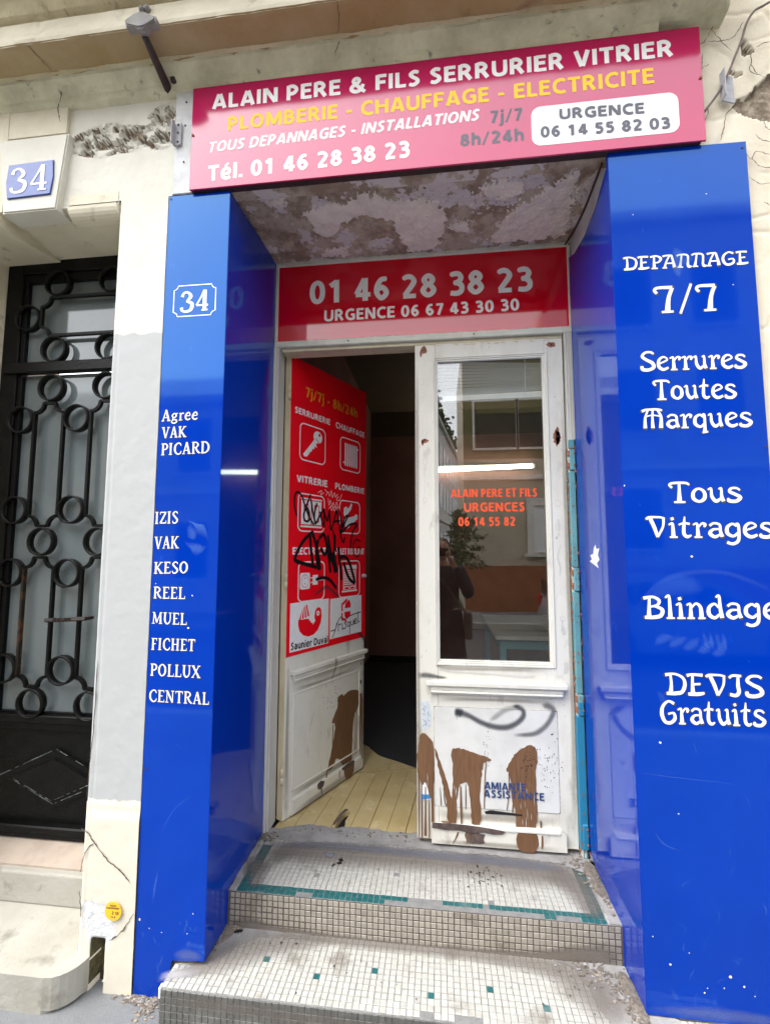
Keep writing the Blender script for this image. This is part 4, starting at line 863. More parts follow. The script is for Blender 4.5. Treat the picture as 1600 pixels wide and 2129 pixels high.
smear([(1.60, .215, .006), (1.61, .195, .02), (1.615, .18, .006)], -.0006, RP, soft=.7)
mb = MB()
for (a_, b_, r_) in ((1.737, 1.617, .004), (1.603, 1.027 - .04, .004), (1.78, .27, .0045), (1.60, .29, .0035), (1.94, .39, .004), (1.82, .245, .003), (1.70, .215, .0025), (1.71, .23, .002), (1.76, .235, .002), (1.66, .33, .002), (1.60, 2.90, .002), (1.86, 2.96, .0025), (1.93, 2.60, .002), (1.525, 1.87, .003), (1.65, .76, .0025), (1.55, .37, .002), (1.85, .22, .002)):
    mb.face([mb.bm.verts.new((a_+r_*random.uniform(.6, 1.2)*math.cos(t), -.0008, b_+r_*random.uniform(.6, 1.3)*math.sin(t))) for t in [k*math.pi/4 for k in range(8)]])
me = mb.mesh('paint_chip', False); facing(me); linkobj('paint_chip', me, RP, white_vinyl)
mb = MB()
for (a_, b_, r_) in ((-.112, 1.335, .004), (-.27+.01, .262, .004), (-.22, .235, .002), (-.17, .225, .002), (-.255, 1.505, .002), (-.1, 1.46, .003), (-.05, .3, .002), (-.07, .23, .002)):
    mb.face([mb.bm.verts.new((a_+r_*random.uniform(.6, 1.2)*math.cos(t), -.0008, b_+r_*random.uniform(.6, 1.3)*math.sin(t))) for t in [k*math.pi/4 for k in range(8)]])
me = mb.mesh('paint_chip', False); facing(me); linkobj('paint_chip', me, LP, white_vinyl)
for k in range(16):
    x = random.uniform(-.26, -.01); z = random.uniform(.15, .26) if x > -.12 else random.uniform(.02, .2); l_ = random.uniform(.01, .05)
    smear([(x, z, .002), (x+random.uniform(-.01, .01), z+l_*.5, random.uniform(.003, .012)), (x+random.uniform(-.015, .015), z+l_, .002)], -.0007-.00003*k, LP, soft=random.uniform(.3, .9))
for k in range(34):
    x = random.uniform(1.53, 2.0); z = .14+abs(random.gauss(0, .35)); l_ = random.uniform(.01, .06)
    smear([(x, z, .0015), (x+random.uniform(-.01, .02), z+l_*.5, random.uniform(.002, .008)), (x+random.uniform(-.02, .03), z+l_, .0015)], -.0014-.00003*k, RP, soft=random.uniform(.2, .7))
for o_, x0, x1 in ((LP, -.27, -.005), (RP, 1.525, 2.0)):
    zb = .152 if o_ is RP else .155
    smear([(x0 if o_ is RP else -.12, zb, .02), ((x0+x1)/2 if o_ is RP else -.06, zb+.004, .05), (x1, zb, .02)], -.0030, o_, spraymat('splash dust', (.20, .24, .34), .35), 'splash_dust', .9)
# torn white sticker on the right reveal
mb = MB()
P = [(.39, 1.592), (.36, 1.60), (.38, 1.618), (.34, 1.625), (.33, 1.65), (.31, 1.662), (.30, 1.645), (.265, 1.648), (.285, 1.62), (.27, 1.60), (.30, 1.585), (.285, 1.566), (.32, 1.575), (.35, 1.582)]
mb.prism(P, 'x', 1.5195, 1.5203); mb.build('torn_sticker', white_vinyl, RP)
# ================================================================== DOORWAY
JF = thing('door_frame', (.76, .58, .26), 'flaking white timber door frame around the two shop doors', 'door frame')
o = MB(); o.box(-.014, .012, .548, .66, .262, 2.722, .004); o.box(.013, .022, .556, .66, .262, 2.722, .003, 2); o.build('jamb', jamb_paint, JF)
for i, (a_, b_) in enumerate(((1.4905, 1.501), (1.5015, 1.512), (1.5125, 1.5235), (1.524, 1.536))):
    o = MB(); o.box(a_, b_, .553-.002*(i % 2), .60, 2.176 if i > 1 else .262, 2.7215, .003, 2); o.build('reeded_strip', jamb_paint, JF)
o = MB(); o.box(1.485, 1.55, .60, .66, .262, 2.7215); o.box(1.53, 1.56, .56, .66, .25, 2.722); o.build('jamb', jamb_paint, JF)
o = MB(); o.box(.034, 1.486, .575, .66, 2.703, 2.7215, .002); o.build('head_rail', edge_cream, JF)

# ---- right leaf
RL = thing('door_leaf', (1.482, .568, .284), 'closed white glazed right door leaf with orange lettering and brown paint drips', 'door')
o = MB()
o.box(.749, .855, .568, .608, .284, 2.700, .003); o.box(1.399, 1.484, .568, .608, .284, 2.700, .003)
o.box(.855, 1.399, .5685, .6075, 2.623, 2.700); o.box(.855, 1.399, .5685, .6075, .284, 1.100); o.build('frame', door_white, RL)
o = MB()
for k, (d, yy) in enumerate(((0, .5695), (.008, .573), (.016, .577))):
    x0, x1, z0, z1 = .840+d, 1.408-d, 1.085+d, 2.632-d
    for bx_ in ((x0, x0+.009, z0, z1), (x1-.009, x1, z0, z1), (x0+.009, x1-.009, z0, z0+.009), (x0+.009, x1-.009, z1-.009, z1)):
        o.box(bx_[0], bx_[1], yy-.006, yy+.01, bx_[2], bx_[3], .002)
o.build('glazing_bead', door_white, RL)
o = MB(); o.box(.862, 1.39, .586, .590, 1.105, 2.615); PN = o.build('glass_pane', glass_m, RL)
sans('ALAIN PERE ET FILS', .927, 1.9055, 1.346, 1.904, .041, .5853, orange_vinyl, PN, .028)
sans('URGENCES', .990, 1.833, 1.285, 1.833, .043, .5853, orange_vinyl, PN, .028)
sans('06 14 55 82', .961, 1.761, 1.238, 1.761, .043, .5853, orange_vinyl, PN, .028)
def ledge(mb, x0, x1, zt, yf):
    for (a_, b_, c_, d_) in ((0, 0, .022, .034), (.006, -.022, .006, .026), (.016, -.028, .018, .020), (.020, -.046, .010, .026), (.022, -.056, .008, .016)):
        mb.box(x0+a_, x1-a_, yf-d_, yf, zt+b_-c_ if b_ else zt-c_, zt+b_ if b_ else zt, .003)
o = MB(); ledge(o, .797, 1.449, 1.016, .568); o.build('ledge_moulding', door_white, RL)
o = MB(); o.prism(rrect(.834, 1.404, .436, .890, .010, 3), 'y', .5655, .568, .0006); o.build('metal_plate', plate_white, RL)
o = MB(); o.prism([(.818, .276), (1.428, .276), (1.428, .350), (1.405, .372), (.818, .358)], 'y', .548, .568, .003); o.build('kick_board', door_white, RL)
o = MB(); o.box(.817, 1.40, .543, .566, .352, .364, .003); o.build('kick_bead', door_white, RL)
def blotch(mb, c, rx, rz, yy, n=22, jit=.25):
    mb.face([mb.bm.verts.new((c[0]+rx*(1+random.uniform(-jit, jit))*math.cos(t), yy, c[1]+rz*(1+random.uniform(-jit, jit))*math.sin(t))) for t in [2*math.pi*k/n for k in range(n)]])
mb = MB()
for c, rx, rz in (((.796, 2.672), .016, .020), ((1.430, 2.668), .022, .014), ((.798, 2.194), .018, .012), ((1.444, 2.192), .018, .038), ((.780, 2.655), .006, .02), ((1.449, 2.20), .010, .05), ((.785, 2.185), .006, .016)): blotch(mb, c, rx, rz, .5674)
me = mb.mesh('rust_spot', False); facing(me); linkobj('rust_spot', me, RL, rust)
mb = MB()
for c in ((.797, 2.672), (1.432, 2.668), (.796, 2.198), (1.447, 2.198)): blotch(mb, c, .005, .006, .5670, 10, .1)
me = mb.mesh('screw_hole', False); facing(me); linkobj('screw_hole', me, RL, black_ink)
filler = mat('old filler', (.60, .585, .54), .75, (.54, .52, .47), 60)
mb = MB()
for c in ((.783, 2.504), (.780, 2.408), (.795, 2.234), (.798, 2.086), (.796, 1.892), (1.450, 2.014), (1.438, 1.868), (1.472, 1.868), (1.439, 1.752), (1.443, 1.315), (1.447, 1.262)):
    r_ = random.uniform(.010, .016)
    for k in range(26):
        t, t2 = 2*math.pi*k/26, 2*math.pi*(k+1)/26
        mb.face([mb.bm.verts.new((c[0]+q*math.cos(u), .5672, c[1]+q*1.15*math.sin(u))) for q, u in ((r_, t), (r_, t2), (r_-.002, t2), (r_-.002, t))])
for P in ([(.797, 2.07, .003), (.797, 2.0, .0015), (.796, 1.92, .002)], [(1.446, 1.665, .003), (1.436, 1.64, .006), (1.430, 1.60, .009), (1.440, 1.56, .009), (1.436, 1.52, .003)], [(1.437, 1.79, .006), (1.441, 1.76, .012), (1.437, 1.73, .004)], [(1.443, 1.31, .012), (1.440, 1.29, .006), (1.447, 1.255, .018), (1.45, 1.24, .01)]):
    ribbon(mb, catmull(P, 5), .5671)
ribbon(mb, catmull([(.858, 1.062, .004), (.91, 1.055, .009), (1.0, 1.052, .005), (1.12, 1.048, .008), (1.25, 1.040, .012), (1.31, 1.045, .006)], 6), .5671)
me = mb.mesh('filler_mark', False); facing(me); linkobj('filler_mark', me, RL, filler)
mb = MB()
for k in range(26):      # chipped brown edge along the top rail
    x = random.uniform(.84, 1.42); blotch(mb, (x, 2.694-.004*random.random()), random.uniform(.004, .018), random.uniform(.001, .004), .5673-.00002*k, 8, .4)
for k in range(16): blotch(mb, (random.choice((.754, 1.478)), random.uniform(.4, 2.6)), random.uniform(.001, .003), random.uniform(.004, .012), .5673-.00002*k, 8, .4)
me = mb.mesh('paint_chip', False); facing(me); linkobj('paint_chip', me, RL, edge_cream)
# brown poured paint
def drips(name, shapes, lines, yy, parent, m=brown_paint):
    mb = MB()
    for i, P in enumerate(shapes):
        Q = catmull([(*p, 0) for p in P+P[:1]], 5)[:-1]
        mb.prism([(a_+random.gauss(0, .0014), b_+random.gauss(0, .0016)) for a_, b_, c_ in Q], 'y', yy-.0016-.0001*i, yy+.0004)
    for i, P in enumerate(lines):
        Q = catmull(P, 5)
        V = []
        out_ = [(x-wd/2, z) for x, z, wd in Q]+[(x+wd/2, z) for x, z, wd in Q[::-1]]
        mb.prism(out_, 'y', yy-.0024-.00008*i, yy+.0003)
    return mb.build(name, m, parent)
sh = [[(.752, .66), (.757, .70), (.765, .752), (.787, .764), (.810, .742), (.828, .712), (.832, .62), (.830, .544), (.815, .47), (.79, .54), (.775, .53), (.752, .585)],
      [(.914, .684), (.935, .700), (.965, .702), (1.012, .688), (1.076, .671), (1.099, .656), (1.07, .648), (1.058, .614), (1.050, .573), (1.045, .50), (1.043, .37), (1.003, .37), (1.0, .46), (.987, .542), (.969, .546), (.945, .528), (.935, .45), (.932, .37), (.912, .37), (.915, .50), (.919, .583)],
      [(1.166, .608), (1.180, .645), (1.205, .685), (1.239, .716), (1.280, .732), (1.305, .715), (1.307, .661), (1.299, .604), (1.302, .493), (1.303, .432), (1.295, .37), (1.292, .278), (1.214, .276), (1.206, .34), (1.204, .426), (1.188, .486), (1.184, .56), (1.178, .605)],
      [(.834, .694), (.852, .66), (.872, .603), (.895, .536), (.915, .458), (.922, .380), (.892, .380), (.888, .46), (.872, .53), (.855, .60)]]
ln = [[(.758, .60, .006), (.758, .45, .005), (.757, .29, .003)], [(.772, .56, .004), (.772, .42, .006), (.772, .29, .006)], [(.79, .52, .004), (.789, .40, .007), (.788, .30, .012)], [(.805, .48, .003), (.806, .38, .006), (.806, .29, .004)], [(.822, .60, .012), (.823, .42, .012), (.823, .29, .012)],
      [(.858, .52, .002), (.862, .46, .004), (.862, .44, .003)], [(.875, .52, .003), (.88, .46, .005), (.886, .44, .004)], [(.955, .53, .006), (.956, .42, .010), (.957, .335, .004)], [(.978, .54, .003), (.978, .47, .005), (.977, .43, .003)], [(1.022, .38, .010), (1.020, .33, .008), (1.022, .29, .004)], [(1.074, .65, .004), (1.066, .55, .004), (1.062, .44, .004)],
      [(1.178, .60, .004), (1.174, .50, .003), (1.165, .44, .003)], [(1.196, .47, .008), (1.190, .43, .004)], [(1.316, .40, .006), (1.317, .34, .008), (1.313, .29, .003)], [(.945, .36, .02), (.925, .32, .010), (.905, .29, .004)], [(.985, .36, .03), (.985, .33, .02), (.98, .29, .004)], [(.888, .37, .05), (.90, .352, .03), (.91, .33, .008)]]
drips('paint_drip', sh, ln, .5650, RL)
mb = MB()
for (x0, x1, z0, z1) in ((.925, 1.035, .45, .56), (1.215, 1.285, .30, .42), (.76, .825, .32, .55), (1.20, 1.29, .44, .52)):
    for k in range(5):
        x = random.uniform(x0, x1); z = random.uniform(z0, z1); l_ = random.uniform(.015, .06)
        ribbon(mb, [(x, z, .0004), (x+random.uniform(-.001, .001), z+l_*.5, random.uniform(.0008, .0025)), (x, z+l_, .0004)], .5618-.00002*k)
me = mb.mesh('bare_sliver', False); facing(me); linkobj('bare_sliver', me, RL, plate_white)
mb = MB()
Q = [(.82, .374), (.85, .372), (.90, .374), (.99, .371), (1.06, .366), (1.12, .36), (1.155, .354), (1.14, .342), (1.10, .338), (1.06, .344), (1.0, .338), (.94, .346), (.88, .343), (.82, .350)]
mb.prism(Q, 'y', .5418, .5435); mb.build('grime_streak', dirt_brown, RL)
drips('paint_drip', [[(1.212, .352), (1.292, .350), (1.292, .280), (1.214, .278)]], [[(.94, .335, .008), (.93, .31, .006), (.915, .285, .003)], [(.985, .335, .014), (.98, .31, .006), (.978, .286, .003)], [(1.01, .335, .006), (1.008, .30, .004)], [(1.317, .345, .006), (1.317, .31, .008), (1.314, .29, .003)]], .5478, RL)
drips('paint_drip', [[(.975, .338), (1.03, .336), (1.058, .332), (1.055, .312), (1.06, .296), (1.02, .290), (.99, .292), (.975, .31)]], [], .5470, RL, dirt_brown)
mb = MB(); mb.prism([(1.062, .424), (1.09, .432), (1.16, .428), (1.235, .423), (1.235, .416), (1.15, .417), (1.07, .415)], 'y', .562, .5655, .001); mb.build('letter_slot', black_ink, RL)
sans('AMIANTE', 1.065, .526, 1.252, .527, .033, .5622, navy_print, RL, .02); sans('ASSISTANCE', 1.061, .490, 1.334, .490, .033, .5622, navy_print, RL, .02)
smear([(.925, .872, .035), (.956, .868, .045), (1.003, .852, .034), (1.05, .828, .034), (1.108, .810, .038), (1.166, .808, .038), (1.213, .826, .036), (1.247, .858, .034), (1.249, .888, .030), (1.225, .905, .03), (1.20, .905, .01)], .5640, RL, spray_m, 'spray_line')
smear([(1.34, .905, .03), (1.36, .915, .04), (1.388, .893, .035), (1.363, .839, .032), (1.328, .803, .034), (1.285, .782, .03), (1.20, .775, .02)], .5638, RL, spray_m, 'spray_line', .8)
smear([(1.09, .832, .02), (1.133, .863, .035), (1.168, .888, .035), (1.21, .900, .03), (1.235, .903, .02)], .5636, RL, spray_m, 'spray_line', .45)
smear([(.755, 1.032, .03), (.80, 1.035, .035), (.86, 1.028, .02), (.90, 1.026, .01)], .5668, RL, spray_m, 'spray_line', .9)
smear([(.93, .872, .04), (.95, .868, .045), (.97, .862, .04)], .5637, RL, spray_m, 'spray_line', 1)
mb = MB()
for x in (.935, .941, .948, .956): ribbon(mb, [(x, .86, .002), (x+.001, .845-random.uniform(0, .012), .0012)], .5634)
for k in range(60): blotch(mb, (random.gauss(1.36, .03), random.gauss(.64, .06)), random.uniform(.0008, .003), random.uniform(.001, .004), .5648-.000005*k, 6, .5)
for k in range(26): blotch(mb, (random.gauss(1.265, .02), random.gauss(.66, .04)), random.uniform(.001, .006), random.uniform(.001, .004), .5625-.000005*k, 6, .5)
for k in range(30): blotch(mb, (random.gauss(1.08, .01), random.uniform(.62, .83)), random.uniform(.0006, .0025), random.uniform(.0008, .003), .5646-.000005*k, 6, .5)
me = mb.mesh('ink_speckle', False); facing(me); linkobj('ink_speckle', me, RL, black_ink)
mb = MB(); mb.prism([(.769, .908), (.805, .912), (.812, .900), (.820, .862), (.818, .80), (.80, .776), (.772, .78)], 'y', .5668, .5678); stkr = mb.build('paper_sticker', sticker_w, RL)
for k in range(5): sans('72 10 54 47'[:11-k], .776+.008*k, .80, .779+.008*k, .80, .0, .56, outline_brown, stkr) if False else None
mb = MB()
for k in range(26): mb.poly([(q[0], .5665, q[1]) for q in ((lambda x, z, s_: ((x, z), (x+.0022, z), (x+.0022, z+s_), (x, z+s_)))(random.choice((.778, .786, .794, .802, .810)), random.uniform(.79, .89), random.uniform(.003, .010)))])
me = mb.mesh('print', False); facing(me); linkobj('print', me, stkr, outline_brown)
mb = MB(); mb.prism([(.768, .543), (.815, .541), (.817, .49), (.812, .458), (.79, .462), (.768, .457)], 'y', .5640, .5650); st2 = mb.build('torn_sticker', white_vinyl, RL)
mb = MB(); mb.prism([(.7685, .487), (.79, .483), (.8165, .490), (.813, .468), (.79, .464), (.7685, .459)], 'y', .5635, .5640); mb.build('blue_band', sticker_b, st2)
mb = MB(); mb.prism([(1.442, 1.112), (1.462, 1.115), (1.460, 1.065), (1.440, 1.06)], 'y', .5670, .5677); mb.build('tape_scrap', filler, RL)

film_d = spraymat('brown hand grime', (.24, .20, .15), .5)
for pts in ([(.76, .30, .05), (.76, .8, .03), (.757, 1.3, .02), (.757, 2.0, .03), (.76, 2.6, .02)], [(1.47, .32, .05), (1.475, .9, .025), (1.475, 1.6, .03), (1.475, 2.4, .02)], [(.83, .405, .05), (1.1, .395, .04), (1.42, .40, .06)], [(.86, .925, .03), (1.1, .93, .02), (1.40, .93, .035)], [(.86, 1.115, .0), (.87, 1.075, .03), (1.1, 1.072, .02), (1.39, 1.078, .04)], [(.84, .30, .03), (1.1, .292, .04), (1.42, .30, .05)]):
    smear(pts, .5672 if pts[0][1] > .45 or pts[0][1] < .29 else .5671, RL, film_d, 'grime_film', 1)
smear([(.83, .288, .02), (1.1, .290, .03), (1.42, .288, .03)], .5474, RL, film_d, 'grime_film', 1)
mb = MB()
for P in ([(.834, .436), (1.404, .436)], [(1.404, .436), (1.404, .890)], [(1.404, .890), (.834, .890)], [(.834, .890), (.834, .436)]):
    n_ = 30
    for k in range(n_):
        t0, t1 = k/n_, (k+1)/n_; w0 = random.uniform(.0012, .0032)
        ribbon(mb, [(P[0][0]+(P[1][0]-P[0][0])*t0, P[0][1]+(P[1][1]-P[0][1])*t0, w0), (P[0][0]+(P[1][0]-P[0][0])*t1, P[0][1]+(P[1][1]-P[0][1])*t1, w0)], .5666-.00003*(k % 3))
me = mb.mesh('seam_dirt', False); facing(me); linkobj('seam_dirt', me, RL, dirt_brown)

# ---- left leaf (open inwards); local axes: x along the leaf, -y the face, origin at the hinge foot
LL = thing('door_leaf', (.064, .648, 0), 'half-open white left door leaf carrying the red poster with pictograms and graffiti', 'door', rotz=R(63.88), world=False)
o = MB(); o.box(0, .705, 0, .042, .266, 2.712, .003); o.build('leaf', door_white, LL)
o = MB(); o.box(-.0035, -.0003, .001, .041, .268, 2.71, .001); o.build('edge_strip', edge_cream, LL)
for z in (2.505, 1.475, .483):
    o = MB(); o.lathe((-.008, .002, z-.04), [(.008, 0), (.0085, .038), (.006, .039), (.006, .041), (.0085, .042), (.008, .08), (.003, .084)], 12); o.build('hinge', edge_cream, LL)
o = MB(); ledge(o, .030, .703, 1.005, 0); o.build('ledge_moulding', door_white, LL)
o = MB(); o.box(.065, .645, -.003, 0, .40, .872, .001); o.build('panel', door_white, LL)
o = MB()
for b_ in ((.055, .655, .872, .884), (.055, .655, .388, .400), (.055, .067, .400, .872), (.643, .655, .400, .872)): o.box(b_[0], b_[1], -.007, 0, b_[2], b_[3], .003)
o.build('panel_bead', door_white, LL)
o = MB(); o.prism([(.050, .275), (.675, .275), (.675, .325), (.66, .348), (.050, .348)], 'y', -.016, 0, .004); o.build('kick_board', door_white, LL)
drips('paint_drip', [[(.435, .767), (.47, .775), (.49, .762), (.54, .775), (.60, .768), (.642, .745), (.642, .66), (.60, .62), (.585, .55), (.578, .46), (.575, .40), (.572, .36), (.49, .36), (.46, .40), (.42, .42), (.395, .385), (.350, .385), (.385, .50), (.402, .55), (.408, .62), (.381, .635), (.41, .68), (.432, .71)]],
      [[(.600, .66, .004), (.602, .5, .004), (.603, .40, .003)], [(.62, .67, .006), (.622, .5, .005), (.622, .38, .003)], [(.66, .73, .03), (.665, .68, .035), (.66, .60, .02), (.662, .48, .008), (.664, .36, .004)], [(.68, .70, .012), (.682, .5, .005), (.683, .3, .003)], [(.645, .60, .004), (.646, .5, .005), (.646, .42, .003)],
       [(.39, .62, .004), (.388, .54, .004), (.386, .47, .002)], [(.35, .40, .008), (.335, .35, .006), (.328, .31, .002)], [(.30, .345, .004), (.295, .32, .004)]], -.0035, LL)
drips('paint_drip', [[(.49, .352), (.575, .352), (.572, .282), (.50, .280)]], [[(.44, .35, .006), (.44, .31, .003)]], -.0160, LL)
drips('grime_streak', [[(.25, .352), (.29, .354), (.30, .33), (.275, .315), (.25, .325)], [(.47, .356), (.57, .357), (.58, .34), (.48, .336)]], [[(.278, .32, .008), (.28, .30, .004), (.282, .284, .002)]], -.0165, LL, dirt_brown)
for pts in ([(.02, .29, .05), (.02, .7, .03), (.02, 1.05, .02)], [(.69, .32, .05), (.69, .6, .04), (.69, 1.0, .02)], [(.06, .37, .04), (.3, .368, .03), (.64, .37, .05)], [(.06, .90, .03), (.3, .895, .02), (.64, .90, .03)]):
    smear(pts, -.0009, LL, film_d, 'grime_film', 1)
smear([(.06, .285, .03), (.3, .29, .05), (.66, .29, .05)], -.0166, LL, film_d, 'grime_film', 1)
mb = MB()
for k in range(70): blotch(mb, (random.gauss(.36, .05), random.gauss(.77, .045)), random.uniform(.0008, .0035), random.uniform(.0008, .003), -.0033-.000005*k, 6, .5)
for k in range(20): blotch(mb, (random.uniform(.1, .6), random.uniform(.42, .86)), random.uniform(.001, .005), random.uniform(.0006, .0015), -.0037-.000005*k, 6, .5)
me = mb.mesh('ink_speckle', False); facing(me); linkobj('ink_speckle', me, LL, grey_vinyl)
mb = MB(); blotch(mb, (.672, .80), .010, .013, -.0006, 10, .15); blotch(mb, (.672, .915), .003, .012, -.0006, 10, .15)
me = mb.mesh('key_hole', False); facing(me); linkobj('key_hole', me, LL, dirt_brown)
smear([(.60, 1.14, .01), (.66, 1.10, .03), (.70, 1.06, .03), (.72, 1.0, .02)], -.0042, LL, spray_m, 'spray_line', 1)
smear([(.36, 1.02, .02), (.37, .99, .03), (.36, .95, .02), (.33, .90, .01)], -.040, LL, spray_m, 'spray_line', .7)
o = MB(); o.box(-.001, .712, -.0035, -.0002, 1.080, 2.716, .0008); PO = o.build('poster_sheet', poster_red, LL)
py = -.0040
for t_, a_, b_, z_, c_, m_ in (('7j/7j - 8h/24h', .112, .611, 2.515, .058, ochre_vinyl), ('SERRURERIE', .029, .331, 2.401, .034, white_vinyl), ('CHAUFFAGE', .386, .691, 2.399, .036, white_vinyl), ('VITRERIE', .053, .312, 2.017, .038, white_vinyl),
                               ('PLOMBERIE', .386, .691, 2.017, .036, white_vinyl), ('ELECTRICITE', .031, .334, 1.617, .038, white_vinyl), ('VOLET ROULANT', .388, .695, 1.615, .038, white_vinyl)):
    sans(t_, a_, z_, b_, z_, c_, py, m_, PO, .016 if m_ is ochre_vinyl else .03)
def outline(mb, P, wd, yy):
    n = len(P)
    for i in range(n):
        a, b, c, d = P[i-1], P[i], P[(i+1) % n], P[(i+2) % n]
        def off(p, q, r_):
            dx, dz = r_[0]-p[0], r_[1]-p[1]; l = math.hypot(dx, dz) or 1; return (q[0]+dz/l*wd, q[1]-dx/l*wd)
        u, v = off(a, b, c), off(b, c, d)
        mb.face([mb.bm.verts.new((x, yy, z)) for x, z in (b, c, v, u)])
def pic(name, draw):
    mb = MB(); draw(mb); me = mb.mesh(name, False); facing(me); return linkobj(name, me, PO, white_vinyl)
def P2(mb, pts, yy=py): mb.face([mb.bm.verts.new((x, yy, z)) for x, z in pts])
def pbox(mb, x0, x1, z0, z1, yy=py): P2(mb, [(x0, z0), (x1, z0), (x1, z1), (x0, z1)], yy)
def circ(mb, cx, cz, rx, rz, yy=py, n=20): P2(mb, [(cx+rx*math.cos(2*math.pi*k/n), cz+rz*math.sin(2*math.pi*k/n)) for k in range(n)], yy)
for x0, x1, z0, z1 in ((.076, .285, 2.150, 2.352), (.437, .640, 2.150, 2.350), (.072, .284, 1.750, 1.952), (.437, .640, 1.752, 1.948), (.083, .292, 1.362, 1.571), (.436, .643, 1.356, 1.570)):
    pic('pictogram_frame', lambda mb: outline(mb, rrect(x0, x1, z0, z1, .028, 5)[::-1], -.007, py))
def key(mb):
    circ(mb, .222, 2.300, .038, .036); P2(mb, [(.195, 2.285), (.215, 2.268), (.130, 2.170), (.108, 2.168), (.100, 2.180)], py-.0001)
    P2(mb, [(.205, 2.262), (.215, 2.235), (.196, 2.244), (.190, 2.222), (.176, 2.226), (.168, 2.205), (.156, 2.205), (.148, 2.188), (.13, 2.17), (.19, 2.262)], py-.0002)
kp = pic('key_pictogram', key)
mb = MB(); circ(mb, .236, 2.316, .010, .010, py-.0004); P2(mb, [(.200, 2.290), (.204, 2.293), (.238, 2.268), (.234, 2.264)], py-.0004); me = mb.mesh('hole', False); facing(me); linkobj('key_hole', me, PO, poster_red)
def rad(mb):
    for i in range(6):
        x = .478+i*.0235; pbox(mb, x, x+.0165, 2.185, 2.312); circ(mb, x+.008, 2.314, .0085, .010, py-.0001, 10); circ(mb, x+.008, 2.184, .0085, .010, py-.0001, 10)
    pbox(mb, .60, .622, 2.296, 2.306, py-.0002); pbox(mb, .462, .48, 2.190, 2.200, py-.0002)
pic('radiator_pictogram', rad)
def win(mb):
    for x0, x1 in ((.092, .172), (.180, .262)):
        for b_ in ((x0, x1, 1.90, 1.92), (x0, x1, 1.785, 1.80), (x0, x0+.02, 1.80, 1.90), (x1-.02, x1, 1.80, 1.90)): pbox(mb, *b_)
        pbox(mb, x0+.026, x1-.026, 1.808, 1.893, py-.0001)
    pbox(mb, .088, .266, 1.926, 1.934); pbox(mb, .088, .266, 1.768, 1.778)
pic('window_pictogram', win)
def tap(mb):
    P2(mb, [(.475, 1.905), (.50, 1.918), (.515, 1.90), (.520, 1.868), (.505, 1.845), (.485, 1.845), (.472, 1.87)]); P2(mb, [(.505, 1.90), (.53, 1.915), (.55, 1.942), (.562, 1.935), (.548, 1.90), (.52, 1.875)], py-.0001)
    P2(mb, [(.468, 1.835), (.60, 1.865), (.612, 1.845), (.59, 1.825), (.55, 1.81), (.53, 1.785), (.50, 1.775), (.485, 1.80)], py-.0002); pbox(mb, .592, .618, 1.84, 1.872, py-.0003)
pic('tap_pictogram', tap)
def plug(mb):
    P2(mb, rrect(.092, .172, 1.425, 1.515, .012, 3)); pbox(mb, .195, .238, 1.445, 1.50); pbox(mb, .178, .198, 1.482, 1.488, py-.0001); pbox(mb, .178, .198, 1.456, 1.462, py-.0001); P2(mb, [(.238, 1.480), (.238, 1.466), (.285, 1.466), (.285, 1.48)], py-.0001)
pic('plug_pictogram', plug)
mb = MB(); outline(mb, [(.132+.028*math.cos(k*.3), 1.470+.033*math.sin(k*.3)) for k in range(21)], .003, py-.0004); circ(mb, .132, 1.485, .004, .004, py-.0004, 8); circ(mb, .132, 1.455, .004, .004, py-.0004, 8)
me = mb.mesh('socket', False); facing(me); linkobj('socket_mark', me, PO, poster_red)
def shut(mb):
    pbox(mb, .468, .612, 1.523, 1.548); pbox(mb, .474, .482, 1.395, 1.523); pbox(mb, .598, .606, 1.395, 1.523)
    for k in range(9): pbox(mb, .486, .594, 1.510-.0105*k, 1.5165-.0105*k, py-.0001)
    for x0, x1 in ((.486, .537), (.543, .594)):
        for b_ in ((x0, x1, 1.412, 1.418), (x0, x1, 1.396, 1.399), (x0, x0+.006, 1.399, 1.412), (x1-.006, x1, 1.399, 1.412)): pbox(mb, *b_)
    pbox(mb, .462, .618, 1.382, 1.392)
pic('shutter_pictogram', shut)
for lab, x0, x1, z0, z1 in (('a', .022, .338, 1.100, 1.357), ('b', .352, .667, 1.118, 1.352)):
    mb = MB(); mb.prism([(x0, z0), (x1, z0), (x1, z1), (x0, z1)], 'y', py-.0006, py+.0003)
    bd_ = mb.build('logo_plate', white_vinyl, PO)
y2 = py-.0011
mb = MB()
P = [(.083, 1.262), (.083, 1.235), (.095, 1.20), (.125, 1.175), (.165, 1.163), (.21, 1.168), (.245, 1.19), (.268, 1.225), (.275, 1.262), (.270, 1.30), (.255, 1.315), (.235, 1.313), (.220, 1.298), (.213, 1.27), (.215, 1.25), (.200, 1.232), (.188, 1.235), (.175, 1.25), (.16, 1.262)]
P2(mb, P, y2)
for k in range(4): P2(mb, [(.088+.023*k, 1.262+.004*k), (.102+.023*k, 1.262+.004*k), (.118+.010*k, 1.345-.006*(3-k)), (.112+.010*k, 1.335-.008*(3-k))], y2-.0001)
me = mb.mesh('bird', False); facing(me); linkobj('logo_mark', me, PO, poster_red)
mb = MB(); circ(mb, .243, 1.282, .013, .014, y2-.0002); P2(mb, [(.196, 1.222), (.204, 1.226), (.222, 1.246), (.214, 1.252)], y2-.0002); me = mb.mesh('eye', False); facing(me); linkobj('logo_mark', me, PO, white_vinyl)
mb = MB(); circ(mb, .244, 1.282, .004, .005, y2-.0003); me = mb.mesh('pupil', False); facing(me); linkobj('logo_mark', me, PO, poster_red)
sans('Saunier Duval', .030, 1.112, .333, 1.104, .038, y2, black_ink, PO, .02)
